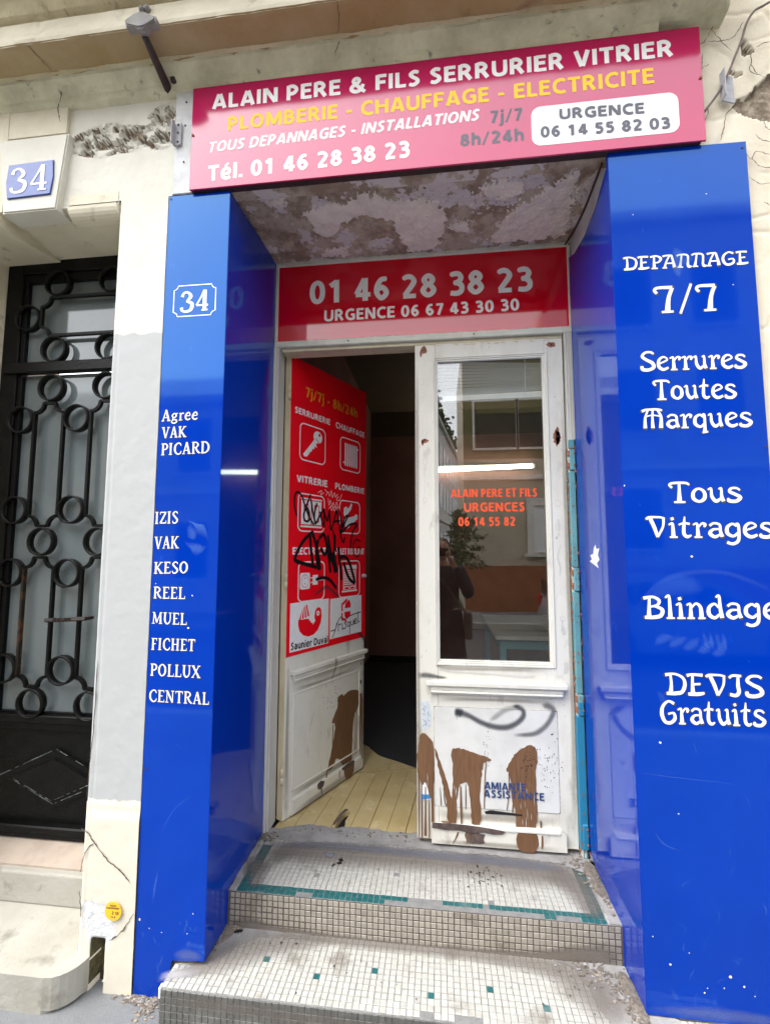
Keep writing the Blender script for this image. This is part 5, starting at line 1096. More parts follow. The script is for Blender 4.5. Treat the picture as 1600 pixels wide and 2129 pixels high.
mb = MB()
for P in ([(.472, 1.305), (.515, 1.325), (.515, 1.345), (.458, 1.315), (.458, 1.27), (.472, 1.268)], [(.49, 1.285), (.55, 1.283), (.55, 1.310), (.535, 1.335), (.50, 1.315)], [(.49, 1.262), (.55, 1.262), (.55, 1.235), (.515, 1.215), (.49, 1.235)], [(.458, 1.258), (.472, 1.258), (.472, 1.232), (.515, 1.208), (.505, 1.20), (.458, 1.225)]): P2(mb, P, y2)
me = mb.mesh('hexagon', False); facing(me); linkobj('logo_mark', me, PO, poster_red)
def scrawl(name, lines, yy, m=black_ink, parent=PO, rnd=True):
    mb = MB()
    for i, P in enumerate(lines): ribbon(mb, catmull(P, 6), yy-.00015*i, rnd)
    me = mb.mesh(name, False); facing(me); return linkobj(name, me, parent, m)
W_ = .006
scrawl('logo_lettering', [[(.36, 1.165, W_), (.40, 1.17, W_), (.43, 1.22, W_), (.46, 1.235, W_), (.47, 1.215, W_), (.56, 1.235, W_), (.66, 1.243, W_)], [(.375, 1.125, W_), (.40, 1.165, W_), (.415, 1.205, W_)], [(.43, 1.155, W_), (.432, 1.195, W_), (.445, 1.19, W_), (.455, 1.195, W_)], [(.468, 1.195, W_), (.468, 1.16, W_), (.478, 1.165, W_)],
    [(.51, 1.20, W_), (.49, 1.195, W_), (.505, 1.18, W_), (.495, 1.162, W_), (.48, 1.165, W_)], [(.545, 1.195, W_), (.522, 1.192, W_), (.522, 1.17, W_), (.54, 1.175, W_), (.545, 1.195, W_), (.542, 1.125, W_)], [(.556, 1.20, W_), (.558, 1.175, W_), (.575, 1.178, W_), (.58, 1.205, W_), (.585, 1.175, W_)],
    [(.59, 1.19, W_), (.61, 1.195, W_), (.605, 1.21, W_), (.592, 1.20, W_), (.595, 1.178, W_), (.615, 1.18, W_)], [(.63, 1.25, W_), (.625, 1.185, W_), (.645, 1.188, W_)]], y2)
scrawl('graffiti', [[(0.057, 1.83, 0.013), (0.04, 1.881, 0.013), (0.041, 1.939, 0.013), (0.062, 1.96, 0.013), (0.096, 1.939, 0.013), (0.127, 1.876, 0.013), (0.163, 1.822, 0.013), (0.195, 1.788, 0.013)], [(0.165, 1.952, 0.013), (0.136, 1.895, 0.013), (0.113, 1.84, 0.013), (0.125, 1.805, 0.013), (0.157, 1.81, 0.013), (0.156, 1.855, 0.013), (0.136, 1.88, 0.013)], [(0.17, 1.928, 0.013), (0.187, 1.857, 0.013), (0.209, 1.795, 0.013)], [(0.22, 1.908, 0.013), (0.2, 1.846, 0.013), (0.21, 1.793, 0.013), (0.244, 1.837, 0.013), (0.281, 1.883, 0.013)], [(0.248, 1.861, 0.013), (0.275, 1.788, 0.013)], [(0.283, 1.882, 0.013), (0.288, 1.777, 0.013)], [(0.281, 1.879, 0.013), (0.315, 1.815, 0.013), (0.334, 1.877, 0.013), (0.343, 1.77, 0.013)], [(0.353, 1.761, 0.013), (0.384, 1.839, 0.013), (0.401, 1.882, 0.013), (0.42, 1.822, 0.013), (0.439, 1.761, 0.013)], [(0.369, 1.812, 0.013), (0.428, 1.822, 0.013)], [(0.424, 1.89, 0.013), (0.446, 1.823, 0.013), (0.454, 1.781, 0.013), (0.483, 1.845, 0.013), (0.52, 1.864, 0.013)], [(0.52, 1.864, 0.013), (0.483, 1.812, 0.013), (0.447, 1.75, 0.013), (0.537, 1.805, 0.013), (0.611, 1.809, 0.013), (0.571, 1.769, 0.013), (0.552, 1.715, 0.013), (0.542, 1.658, 0.013)], [(0.37, 1.755, 0.013), (0.382, 1.692, 0.013), (0.398, 1.635, 0.013)], [(0.431, 1.77, 0.013), (0.453, 1.706, 0.013), (0.474, 1.693, 0.013), (0.482, 1.72, 0.013)]], py-.0006)
scrawl('graffiti', [[(0.652, 1.7, 0.008), (0.595, 1.709, 0.008), (0.57, 1.662, 0.008), (0.584, 1.615, 0.008), (0.624, 1.601, 0.008), (0.653, 1.635, 0.008), (0.641, 1.662, 0.008), (0.618, 1.659, 0.008)]], py-.0012)
scrawl('graffiti', [[(0.185, 1.743, 0.021), (0.127, 1.704, 0.021), (0.082, 1.657, 0.021), (0.05, 1.6, 0.021), (0.056, 1.583, 0.021), (0.127, 1.564, 0.021), (0.223, 1.544, 0.021)], [(0.166, 1.732, 0.021), (0.175, 1.646, 0.021), (0.196, 1.548, 0.021)], [(0.192, 1.727, 0.021), (0.23, 1.64, 0.021), (0.255, 1.537, 0.021)], [(0.233, 1.695, 0.021), (0.221, 1.616, 0.021), (0.24, 1.535, 0.021)], [(0.247, 1.713, 0.021), (0.288, 1.73, 0.021), (0.324, 1.628, 0.021), (0.347, 1.517, 0.021)], [(0.322, 1.722, 0.021), (0.348, 1.628, 0.021), (0.39, 1.514, 0.021)], [(0.262, 1.647, 0.021), (0.295, 1.616, 0.021), (0.323, 1.659, 0.021)], [(0.334, 1.616, 0.021), (0.384, 1.552, 0.021), (0.373, 1.635, 0.021), (0.407, 1.517, 0.021)], [(0.386, 1.727, 0.021), (0.384, 1.647, 0.021)], [(0.421, 1.654, 0.021), (0.437, 1.558, 0.021), (0.453, 1.467, 0.021)], [(0.429, 1.596, 0.021), (0.486, 1.602, 0.021), (0.53, 1.565, 0.021), (0.563, 1.502, 0.021), (0.587, 1.437, 0.021), (0.526, 1.47, 0.021), (0.476, 1.557, 0.021)]], py-.0018)
scrawl('graffiti', [[(0.225, 1.475, 0.018), (0.289, 1.481, 0.018), (0.346, 1.463, 0.018), (0.401, 1.416, 0.018)]], py-.0034)
smear([(.20, 1.38, .01), (.26, 1.41, .03), (.32, 1.425, .03), (.40, 1.38, .03), (.44, 1.36, .02)], py-.0032, PO, spray_m, 'spray_line', .8)
h_ = .0032
scrawl('white_tag', [[(.23, 1.975, h_), (.26, 1.99, h_), (.255, 1.965, h_), (.28, 1.98, h_)], [(.29, 2.0, h_), (.31, 1.985, h_), (.30, 1.965, h_), (.32, 1.99, h_), (.335, 1.965, h_), (.35, 2.0, h_), (.36, 1.96, h_), (.38, 1.99, h_), (.39, 1.965, h_), (.41, 1.985, h_)], [(.42, 1.97, h_), (.40, 1.95, h_), (.43, 1.95, h_), (.45, 1.99, h_)],
    [(.32, 1.95, h_), (.33, 1.91, h_), (.34, 1.94, h_), (.36, 1.905, h_), (.37, 1.93, h_), (.39, 1.90, h_), (.40, 1.935, h_), (.42, 1.90, h_), (.44, 1.93, h_)], [(.33, 1.89, h_), (.345, 1.905, h_), (.355, 1.88, h_), (.37, 1.905, h_), (.38, 1.88, h_), (.40, 1.905, h_), (.41, 1.885, h_)]], py-.0004, white_vinyl)
o = MB(); o.lathe((.685, -.004, 1.475), [(.013, 0), (.014, -.004), (.008, -.006), (.008, -.016), (.011, -.018), (.009, -.024)], 16, 'y'); o.build('lock_cylinder', zinc, LL)

# ---- turquoise folding shutter stack
TP = thing('shutter_post', (1.515, .55, .26), 'rusting turquoise folded steel shutter standing beside the right door leaf', 'shutter')
for z0, z1, x0, x1, y0 in ((.98, 1.445, 1.497, 1.518, .545), (2.132, 2.176, 1.499, 1.5195, .545), (.30, .878, 1.492, 1.5195, .543), (1.56, 2.020, 1.498, 1.518, .545)):
    o = MB(); o.box(x0-.008, min(x1+.012, 1.5198) if y0 < .56 and False else x1, y0, .575, z0, z1, .003); o.build('steel_bar', turq, TP)
o = MB(); o.box(1.496, 1.5185, .553, .58, .24, 2.15, .002); o.build('steel_bar', turq, TP)
for z0, z1 in ((2.024, 2.128), (1.448, 1.555), (.882, .975), (.30, .41)):
    o = MB(); o.box(1.494, 1.5200, .538, .56, z0, z1, .004); o.build('hinge_plate', turq, TP)
    for zz in (z0+.025, z1-.02):
        o = MB(); o.lathe((1.4915, .550, zz-.013), [(.007, 0), (.0075, .003), (.0075, .022), (.007, .026)], 10); o.build('hinge_knuckle', rust, TP)
        o = MB(); o.lathe((1.514, .536, zz), [(.005, 0), (.004, -.003)], 8, 'y'); o.build('rivet', rust, TP)
mb = MB()
for k in range(38): blotch(mb, (random.choice((1.499, 1.5, 1.516, 1.52)), random.uniform(.28, 2.15)), random.uniform(.0015, .005), random.uniform(.002, .009), .5350-.00003*k, 9, .5)
me = mb.mesh('rust_spot', False); facing(me); linkobj('rust_spot', me, TP, rust)
mb = MB()
for k in range(90): mb.blob((1.489+random.uniform(-.003, .003), .560, random.uniform(.27, 2.17)), .004, .004, random.uniform(.004, .014), 1, .4)
setp(mb.build('rust_flake', rust, TP), kind='stuff')

# ================================================================== MOSAIC STEPS
def tile_mesh(nx, ny, nz, m):
    mb = MB(); h = .0103 if (nz or m is tile_g) else .0094
    if nz: mb.box(-h, h, -h, h, -.003, 0, 0)
    else: mb.box(-h, h, 0, .003, -h, h, 0)
    bmesh.ops.bevel(mb.bm, geom=[e_ for e_ in mb.bm.edges if all((v.co.z > -.001) if nz else (v.co.y < .001) for v in e_.verts)], offset=.0011, segments=1, affect='EDGES')
    me = mb.mesh('tile'); me.materials.append(m); return me
def seen(p, n):
    d = Vector(p)-cam.location; return abs(d.normalized().dot(Vector(n)))/d.length_squared
P_ = .0225
def mosaic_step(label, loc, core, tiles, kind):
    T_ = thing('mosaic_step', loc, label, 'step')
    cm = MB(); core(cm); cm.build('mortar_core', [grout_w, grout_b], T_)
    tiles.sort(key=lambda t: -seen(t[0], t[1])); cache = {}
    Z0 = Vector(loc)
    for p, n, m in tiles[:300]:
        k = (n, m.name)
        if k not in cache: cache[k] = tile_mesh(0, 0, n[2], m)
        q = bpy.data.objects.new('tile', cache[k]); COL.objects.link(q); q.parent = T_
        q.location = Vector(p)-Z0+Vector((random.gauss(0, .0004), random.gauss(0, .0004), random.gauss(0, .0003) if n[2] else 0))
        q.rotation_euler = (random.gauss(0, .012), random.gauss(0, .012), random.gauss(0, .012))
    mb = MB(); ms = [tile_w, tile_r, tile_t, tile_g]
    for p, n, m in tiles[300:]:
        mb.mi = ms.index(m); h = .0103 if (n[2] or m is tile_g) else .0094; dx, dy = random.gauss(0, .0004), random.gauss(0, .0004); x, y_, z = p; x += dx
        if n[2]:
            b = .0012; zz = z+random.gauss(0, .0003); y_ += dy
            A = [mb.bm.verts.new((x+a_*h, y_+c_*h, z-.003)) for a_, c_ in ((-1, -1), (1, -1), (1, 1), (-1, 1))]; C_ = [mb.bm.verts.new((x+a_*(h-b), y_+c_*(h-b), zz)) for a_, c_ in ((-1, -1), (1, -1), (1, 1), (-1, 1))]
        else:
            b = .0012; zz = z+dy
            A = [mb.bm.verts.new((x+a_*h, y_+.003, zz+c_*h)) for a_, c_ in ((-1, -1), (1, -1), (1, 1), (-1, 1))]; C_ = [mb.bm.verts.new((x+a_*(h-b), y_+random.gauss(0, .0002), zz+c_*(h-b))) for a_, c_ in ((-1, -1), (1, -1), (1, 1), (-1, 1))]
        mb.face(C_)
        for i in range(4): mb.face([A[i], A[(i+1) % 4], C_[(i+1) % 4], C_[i]])
    setp(mb.build('small_tile', ms, T_), kind='stuff')
    return T_
UP = (0, 0, 1); FR = (0, -1, 0)
# upper step
def within(x, *rs): return any(a <= x <= b for a, b in rs)
tl = []
for c in range(67):
    x = .008+(c+.5)*P_
    for r_ in range(17):
        y_ = .185+(r_+.5)*P_
        if r_ == 0 and within(x, (.286, .355), (.649, 1.242), (1.29, 1.379)): continue
        if r_ == 1 and within(x, (.739, .856), (1.013, 1.040)): continue
        teal = (r_ < 2 and .03 < x < 1.475) or (within(x, (.03, .076), (1.43, 1.476)) and r_ < 13)
        if random.random() < .004: continue
        tl.append(((x, y_, .2600), UP, tile_t if teal else tile_w))
for c in range(67):
    for r_ in range(6):
        tl.append(((.008+(c+.5)*P_, .1795, .2570-(r_+.5)*P_), FR, tile_r))
def ucore(m_):
    m_.box(0, 1.522, .1818, .60, .10, .2575, .002); 
us = mosaic_step('upper mosaic step with teal border tiles in front of the shop doors', (.76, .36, .19), ucore, tl, 0)
o = MB(); o.box(.004, 1.52, .1808, .19, .115, .2572); o.build('riser_grout', grout_b, us)
# lower step
tl = []
teals = [(.203, .057), (.424, .007), (.622, .050), (.824, .0), (1.023, .043), (1.204, -.004)]
x00 = -.1125
for c in range(84):
    x = x00+(c+.5)*P_
    for r_ in range(12):
        y_ = -.0885+(r_+.5)*P_
        if r_ == 0 and within(x, (.792, .841), (.90, .99), (-.1255, -.11)): continue
        if y_ > .0 and (x < -.012 or x > 1.52): continue
        tl.append(((x, y_, .1245), UP, tile_t if any(abs(x-a_) < P_/2 and abs(y_-b_) < P_/2 for a_, b_ in teals) else tile_w))
    for r_ in range(5): tl.append(((x, -.0945, .1205-(r_+.5)*P_), FR, tile_g))
def lcore(m_): m_.box(-.1145, 1.755, -.0918, .0, -.02, .1222, .002); m_.box(-.002, 1.5, .0, .20, -.02, .1222)
ls = mosaic_step('lowest mosaic step of white tiles with scattered teal squares, grey tiled riser', (.76, .04, 0), lcore, tl, 0)
o = MB(); o.box(-.1165, -.1080, -.0962, -.075, .09, .1255, .002); o.build('corner_tape', white_vinyl, ls)
# cement skins and grime over the mosaics
def hskin(name, pts, z, h, m, parent, jit=.006):
    P = []
    for a, b in zip(pts, pts[1:]+pts[:1]):
        n = max(2, int(math.hypot(a[0]-b[0], a[1]-b[1])/.012))
        for k in range(n):
            x, y_ = a[0]+(b[0]-a[0])*k/n, a[1]+(b[1]-a[1])*k/n; q = noise.noise_vector(Vector((x*30, y_*30, 2)))*jit; P.append((x+q.x, y_+q.y))
    mb = MB(); mb.prism(P, 'z', z-.001, z+h); return mb.build(name, m, parent)
def hfilm(pts, z, parent, m, name='grime_film', soft=1.0):
    o_ = smear([(x, y_, wd) for x, y_, wd in pts], 0, parent, m, name, soft); off = OFF.get(parent.name, Vector())
    for v in o_.data.vertices:
        p = v.co+off; v.co = Vector((p.x, p.z, z))-off
    o_.data.flip_normals(); return o_
film_m = spraymat('grey brown grime', (.17, .145, .125), .8); film_b = spraymat('bluish grime', (.14, .15, .19), .8); film_l = spraymat('light cement film', (.36, .35, .34), .9)
hskin('cement_skin', [(.0, .522), (.2, .515), (.4, .535), (.62, .54), (.9, .525), (1.2, .52), (1.38, .50), (1.50, .44), (1.52, .57), (1.52, .60), (0, .60)], .260, .0025, cement, us, .012)
hskin('cement_skin', [(.0, .185), (.026, .187), (.030, .30), (.022, .45), (.0, .50)], .260, .0016, cement, us)
hskin('cement_skin', [(1.480, .187), (1.522, .185), (1.522, .46), (1.47, .44), (1.478, .32)], .260, .0016, cement, us)
hfilm([(.0, .43, .12), (.3, .45, .22), (.7, .46, .20), (1.1, .45, .22), (1.52, .42, .20)], .2619, us, film_m, soft=1)
hfilm([(.02, .40, .10), (.06, .33, .12), (.09, .25, .10), (.10, .20, .02)], .2616, us, film_m, soft=.8)
hfilm([(.05, .48, .05), (.4, .50, .07), (.62, .495, .07), (.9, .49, .08), (1.2, .48, .08), (1.4, .46, .06)], .2624, us, film_b, soft=.8)
hfilm([(.0, .30, .05), (.10, .34, .10), (.14, .42, .12), (.2, .48, .08)], .2614, us, film_m, soft=.6)
hfilm([(1.30, .50, .14), (1.40, .38, .18), (1.43, .28, .15), (1.42, .20, .08)], .2614, us, film_m, soft=.9)
hfilm([(.33, .455, .015), (.36, .43, .03), (.38, .45, .02)], .2628, us, film_b, soft=2)
mb = MB()
def spl(cx, cy, n, sx, sy, z, r0=.001, r1=.004):
    for k in range(n):
        x, y_ = random.gauss(cx, sx), random.gauss(cy, sy); r_ = random.uniform(r0, r1)
        mb.face([mb.bm.verts.new((x+r_*random.uniform(.6, 1.5)*math.cos(t_), y_+r_*random.uniform(.6, 2)*math.sin(t_), z+.00002*k)) for t_ in [k2*math.pi/4 for k2 in range(8)]])
spl(.415, .405, 5, .006, .010, .2622, .004, .009); spl(.395, .372, 3, .004, .006, .2622, .003, .006); spl(1.0, .37, 26, .05, .035, .2622); spl(1.03, .40, 16, .02, .03, .2622, .001, .005); spl(.7, .45, 30, .3, .05, .2632, .0008, .003)
mb.build('dark_spatter', black_ink, us)
hskin('cement_skin', [(-.10, -.005), (-.03, .005), (.02, .0), (.045, .03), (.07, .09), (.16, .145), (.35, .158), (.35, .18), (.0, .18), (-.003, .02), (-.10, .0)], .1245, .002, cement, ls, .008)
hskin('cement_skin', [(1.26, .178), (1.33, .150), (1.36, .08), (1.375, .0), (1.41, -.05), (1.5, -.09), (1.62, -.09), (1.62, .0), (1.518, .01), (1.518, .18)], .1245, .002, cement, ls, .010)
hfilm([(-.10, -.02, .06), (.03, .02, .14), (.12, .08, .18), (.25, .13, .14), (.45, .155, .06)], .1268, ls, film_m, soft=.8)
hfilm([(.2, .165, .04), (.6, .165, .07), (.9, .165, .07), (1.22, .15, .12), (1.36, .08, .20), (1.43, -.05, .18)], .1266, ls, film_m, soft=.9)
hfilm([(-.14, -.06, .04), (-.05, -.03, .06), (.03, .0, .05)], .1264, ls, film_l, soft=1.1)
mb = MB(); spl(.6, .05, 24, .5, .06, .1262, .0008, .003); spl(.055, .16, 3, .01, .004, .127, .004, .008); spl(.26, .13, 3, .03, .01, .127, .003, .005); mb.build('dark_spatter', black_ink, ls)
# dirty lower edge of the upper riser
def vfilm(pts, y_, parent, m, soft=1): return smear(pts, y_, parent, m, 'grime_film', soft)
vfilm([(0, .125, .05), (.10, .135, .08), (.2, .13, .05), (.5, .122, .03), (.9, .122, .03), (1.2, .13, .05), (1.38, .15, .09), (1.52, .15, .11)], .1775, us, film_m, 1.3)
vfilm([(-.16, .09, .05), (.2, .09, .07), (.7, .08, .06), (1.2, .09, .06)], -.0968, ls, film_m, .6)
# debris in the corners
def debris(name, label, spots, n, parent=None):
    mb = MB()
    for k in range(n):
        cx, cy, cz, sx, sy = random.choice(spots); x, y_ = random.gauss(cx, sx), random.gauss(cy, sy); r_ = random.uniform(.0012, .006)
        mb.mi = random.choice((0, 0, 0, 0, 0, 0, 1, 1, 2)); mb.blob((x, y_, cz+r_*.5), r_*random.uniform(.7, 1.8), r_, r_*.6, 1, .35)
    o_ = mb.build(name, [debris_m, cement, leaf_m]); return setp(o_, label, 'debris', kind='stuff')
debris('debris', 'gravel and dust in the corners of the steps', [(1.46, .50, .262, .03, .03), (1.49, .42, .262, .015, .04), (1.505, .33, .262, .006, .04), (.03, .53, .262, .025, .02), (1.40, .14, .127, .04, .02), (1.47, .08, .127, .03, .03), (1.49, .0, .127, .012, .02), (.02, .17, .127, .015, .008), (.0, .12, .127, .004, .02), (.45, .60, .262, .25, .02), (-.215, -.01, 0, .03, .012), (-.19, -.035, 0, .015, .02), (-.26, -.01, 0, .03, .01)], 1500)
mb = MB(); 
for sp in ((1.50, .46, .262), (1.505, .36, .262), (1.50, .10, .125), (1.505, .02, .125), (.012, .155, .125)): mb.blob(sp, .028, .06, .012, 2, .15)
setp(mb.build('dirt_mound', debris_m), 'low ridge of packed dirt along the blue reveals', 'dirt', kind='stuff')
mb = MB()
for x, y_, z in ((-.20, -.045, .003), (-.205, -.06, .002), (-.165, -.04, .004), (-.23, -.03, .003), (-.15, -.07, .003)):
    for k in range(2): mb.blob((x+random.uniform(-.02, .02), y_+random.uniform(-.012, .012), z), .008, .003, .0015, 1, .3)
setp(mb.build('leaf_litter', leaf_m), 'dry leaf scraps at the foot of the left blue panel', 'leaves', kind='stuff')

# ================================================================== INTERIOR
RM = thing('shop_room', (1.5, 2.3, .26), 'dim room behind the open door with brownish red walls', 'room')
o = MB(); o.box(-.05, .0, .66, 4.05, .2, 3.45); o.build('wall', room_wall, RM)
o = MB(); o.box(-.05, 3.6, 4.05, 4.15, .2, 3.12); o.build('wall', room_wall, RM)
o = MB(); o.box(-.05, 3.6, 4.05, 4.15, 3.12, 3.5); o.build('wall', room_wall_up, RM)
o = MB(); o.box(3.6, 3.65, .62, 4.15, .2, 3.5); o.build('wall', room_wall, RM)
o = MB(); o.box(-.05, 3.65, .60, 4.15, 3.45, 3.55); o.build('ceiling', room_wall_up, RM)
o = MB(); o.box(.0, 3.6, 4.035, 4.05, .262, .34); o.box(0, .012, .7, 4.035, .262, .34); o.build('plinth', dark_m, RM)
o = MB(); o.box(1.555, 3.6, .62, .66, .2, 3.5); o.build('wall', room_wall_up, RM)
o = MB(); o.box(-.05, 3.65, .60, 4.2, .15, .235); o.build('subfloor', dark_m, RM)
fl = setp(bpy.data.objects.new('floor', None), kind='structure'); COL.objects.link(fl); fl.location = (.75, 1.0, .25); OFF['floor'] = Vector(fl.location)
x = .035; k = 0
def seam(xx): return 1.11+.303*xx
while x < 1.56:
    wd = .0925; a_, b_ = x+.0013, x+wd-.0013; t0 = .585+random.uniform(0, .012)
    sk = .10
    P = [(a_, t0), (b_, t0), (b_+sk*(seam(b_)-t0), seam(b_)), (a_+sk*(seam(a_)-t0), seam(a_)-.0)]
    if a_ < .36 < b_+.02:      # splintered hole at the threshold
        P = [(a_, t0), (.338, t0), (.335, .66), (.345, .70), (.350, .74), (.362, .775), (.378, .79), (.388, .775), (.384, .74), (.378, .70), (.383, .665), (.378, t0), (b_ if b_ > .38 else .381, t0)]+P[2:]
    mb = MB(); mb.prism(P, 'z', .240, .262+random.uniform(-.0008, .0008), .0008); q = mb.build('floorboard', plank_m, fl)
    x += wd
x = .05
for k in range(6):
    a_, b_ = x+.0013+k*.16, x+.16-.0013+k*.16
    mb = MB(); mb.prism([(a_, seam(a_)+.003), (b_, seam(b_)+.003), (b_+.2, 4.0), (a_+.2, 4.0)], 'z', .24, .2615); mb.build('floorboard', plank_m, fl)
mb = MB(); mb.box(1.0, 3.6, 1.5, 4.04, .236, .2605); mb.build('floorboard', plank_m, fl)
mb = MB(); mb.prism([(.33, .66), (.345, .70), (.350, .75), (.365, .785), (.372, .80), (.356, .80), (.338, .76), (.328, .70), (.320, .66)], 'z', .2622, .2665, .001); mb.build('splinter', dirt_brown, fl)
hskin('dust_band', [(.04, .585), (.2, .655), (.32, .635), (.45, .66), (.6, .635), (.76, .645), (.76, .585)], .2625, .0008, film_l if False else cement, fl, .012)
CP = MB(); cpts = catmull([(.10, 1.72, 0), (.325, 1.615, 0), (.388, 1.545, 0), (.458, 1.455, 0), (.563, 1.398, 0), (.636, 1.354, 0), (.712, 1.313, 0), (.9, 1.26, 0), (1.4, 1.2, 0), (3.5, 1.2, 0)], 5)
CP.prism([(a_, b_) for a_, b_, c_ in cpts]+[(3.5, 4.0), (.012, 4.0), (.02, 1.80)], 'z', .2628, .267); setp(CP.build('floor_mat', carpet_m), 'black mat with a curved front edge lying inside the open door', 'mat')
TB = thing('table', (1.9, 2.4, .262), 'pale topped table with teal frame standing behind the door glass', 'table')
o = MB(); o.box(1.285, 2.5, 1.85, 3.05, .972, 1.0, .003); o.build('tabletop', tabletop_m, TB)
o = MB(); o.box(1.32, 2.46, 1.88, 3.02, .90, .972); o.build('apron', table_leg_m, TB)
for x_, y_ in ((1.32, 1.88), (2.42, 1.88), (1.32, 2.98), (2.42, 2.98)):
    o = MB(); o.box(x_, x_+.045, y_, y_+.045, .267, .90, .002); o.build('leg', table_leg_m, TB)
LM = thing('tube_lamp', (1.4, 4.0, 2.7), 'lit fluorescent tube on the back wall seen through the door glass', 'lamp')
o = MB(); o.tube([(.84, 3.97, 2.655), (2.02, 3.97, 2.69)], .028, 12); o.build('tube', tube_m, LM)
o = MB(); o.box(.80, 2.06, 4.0, 4.05, 2.66, 2.72, .003); o.build('body', lampbody_m, LM)
BD = thing('venetian_blind', (1.13, .63, 2.5), 'half-raised tilted metal venetian blind behind the door glass', 'blind')
o = MB(); o.box(.80, 1.45, .615, .645, 2.66, 2.69, .002); o.build('head_rail', blind_m, BD)
sm = MB(); sm.prism([(-.0092, 0), (-.004, .0018), (.004, .0018), (.0092, 0), (.004, .0010), (-.004, .0010)], 'x', -.31, .31); smesh = sm.mesh('slat'); smesh.materials.append(blind_m); smesh['shifted'] = 1
for k in range(13):
    q = bpy.data.objects.new('slat', smesh); COL.objects.link(q); q.parent = BD; zl = 2.628-k*.0195 if k < 9 else 2.462-(k-9)*.004; zr = 2.590-k*.0125 if k < 9 else 2.478-(k-9)*.004
    q.location = Vector((1.125, .630, (zl+zr)/2))-Vector((1.13, .63, 2.5)); q.rotation_euler = (R(-30), math.atan2(zl-zr, .62), 0)
o = MB(); o.prism([(.815, 2.412), (1.435, 2.418), (1.435, 2.452), (.815, 2.440)], 'y', .619, .641, .002); o.build('bottom_rail', blind_m, BD)
o = MB()
for x_ in (.985, 1.31): o.tube([(x_, .616, 2.66), (x_-.002, .616, 2.43)], .0012, 6)
o.build('cord', blind_m, BD)

# ================================================================== ACROSS THE STREET (seen in the reflections)
OB = thing('opposite_building', (8, -10.2, 0), 'cream building with red-brown plinth and dark upper windows across the street', 'building')
o = MB(); o.box(1.60, 4.6, -14, -10.02, 0, 7.6); o.box(4.6, 16, -14, -10.02, 0, 10.2); o.build('wall', opp_cream, OB)
o = MB(); o.box(1.58, 16.02, -10.05, -9.97, 0, 1.25); o.build('plinth', opp_orange, OB)
o = MB(); o.box(1.55, 16.05, -10.1, -9.9, 3.64, 3.77); o.build('string_course', opp_white, OB)
o = MB(); o.box(1.60, 4.65, -10.1, -10.0, 4.25, 7.55); o.build('cladding', olive_m, OB)
o = MB(); o.box(1.5, 4.7, -10.2, -9.9, 7.55, 7.75); o.box(4.5, 16.1, -10.2, -9.85, 10.1, 10.35); o.build('cornice', opp_white, OB)
for x0, x1, z0, z1 in ((1.92, 3.08, 4.55, 5.9), (3.13, 4.5, 4.55, 5.9), (5.2, 6.3, 4.6, 6.2), (7.2, 8.3, 4.6, 6.2), (9.2, 10.3, 4.6, 6.2), (5.2, 6.3, 7.3, 8.9), (7.2, 8.3, 7.3, 8.9), (9.2, 10.3, 7.3, 8.9), (5.2, 6.3, 1.7, 3.2), (11.2, 12.3, 4.6, 6.2), (11.2, 12.3, 7.3, 8.9)):
    o = MB()
    for b_ in ((x0-.06, x0, z0-.06, z1+.06), (x1, x1+.06, z0-.06, z1+.06), (x0, x1, z0-.06, z0), (x0, x1, z1, z1+.06)): o.box(b_[0], b_[1], -10.0, -9.93, b_[2], b_[3])
    wn = o.build('window', opp_white, OB); o = MB(); o.box(x0, x1, -9.99, -9.97, z0, z1); o.build('pane', glass_dark, wn)
o = MB(); o.box(1.95, 4.48, -9.969, -9.955, 5.55, 5.9); o.build('roller_blind', olive_m, OB)
o = MB(); o.box(3.30, 3.48, -10.0, -9.9, 1.60, 3.12); o.box(3.48, 4.9, -10.0, -9.9, 2.90, 3.12); o.box(4.75, 4.9, -10, -9.9, 1.6, 2.9); o.box(3.22, 4.98, -10, -9.85, 1.50, 1.60); wn = o.build('window', opp_white, OB)
for k in range(18): o = MB(); o.box(3.48, 4.75, -9.99, -9.965, 1.62+k*.071, 1.62+k*.071+.066, .006); o.build('shutter_slat', blind_m, wn)
WB = thing('white_terrace', (2, -32, 0), 'tall white building receding along the side street with planted roof', 'building')
d_ = Vector((4.1, -30, 0)).normalized(); nrm = Vector((-d_.y, d_.x, 0))     # facade direction
p0 = Vector((-.2, -21.5, 0))
def wp(s_, t_, z): v = p0+d_*s_+nrm*t_; return (v.x, v.y, z)
def wbox(mb, s0, s1, t0, t1, z0, z1):
    V = [mb.bm.verts.new(wp(a_, b_, c_)) for a_ in (s0, s1) for b_ in (t0, t1) for c_ in (z0, z1)]
    for q in ((0, 1, 3, 2), (4, 6, 7, 5), (0, 4, 5, 1), (2, 3, 7, 6), (0, 2, 6, 4), (1, 5, 7, 3)): mb.face([V[i] for i in q])
o = MB(); wbox(o, 0, 30, -8, 0, 0, 11.2); o.build('wall', opp_white, WB)
o = MB(); wbox(o, -.1, 30, -.3, .25, 11.0, 11.25); wbox(o, -.1, 30, -.1, .15, 3.9, 4.1); o.build('cornice', opp_white, WB)
for s_ in range(13):
    for z in (1.2, 4.9, 7.9):
        o = MB(); wbox(o, 1.2+s_*2.2, 2.2+s_*2.2, -.05, .02, z, z+1.8); wn = o.build('window', glass_dark, WB)
        o = MB(); wbox(o, .75+s_*2.2, 1.17+s_*2.2, .0, .07, z, z+1.8); wbox(o, 2.23+s_*2.2, 2.65+s_*2.2, .0, .07, z, z+1.8); o.build('shutter', blind_m, wn)
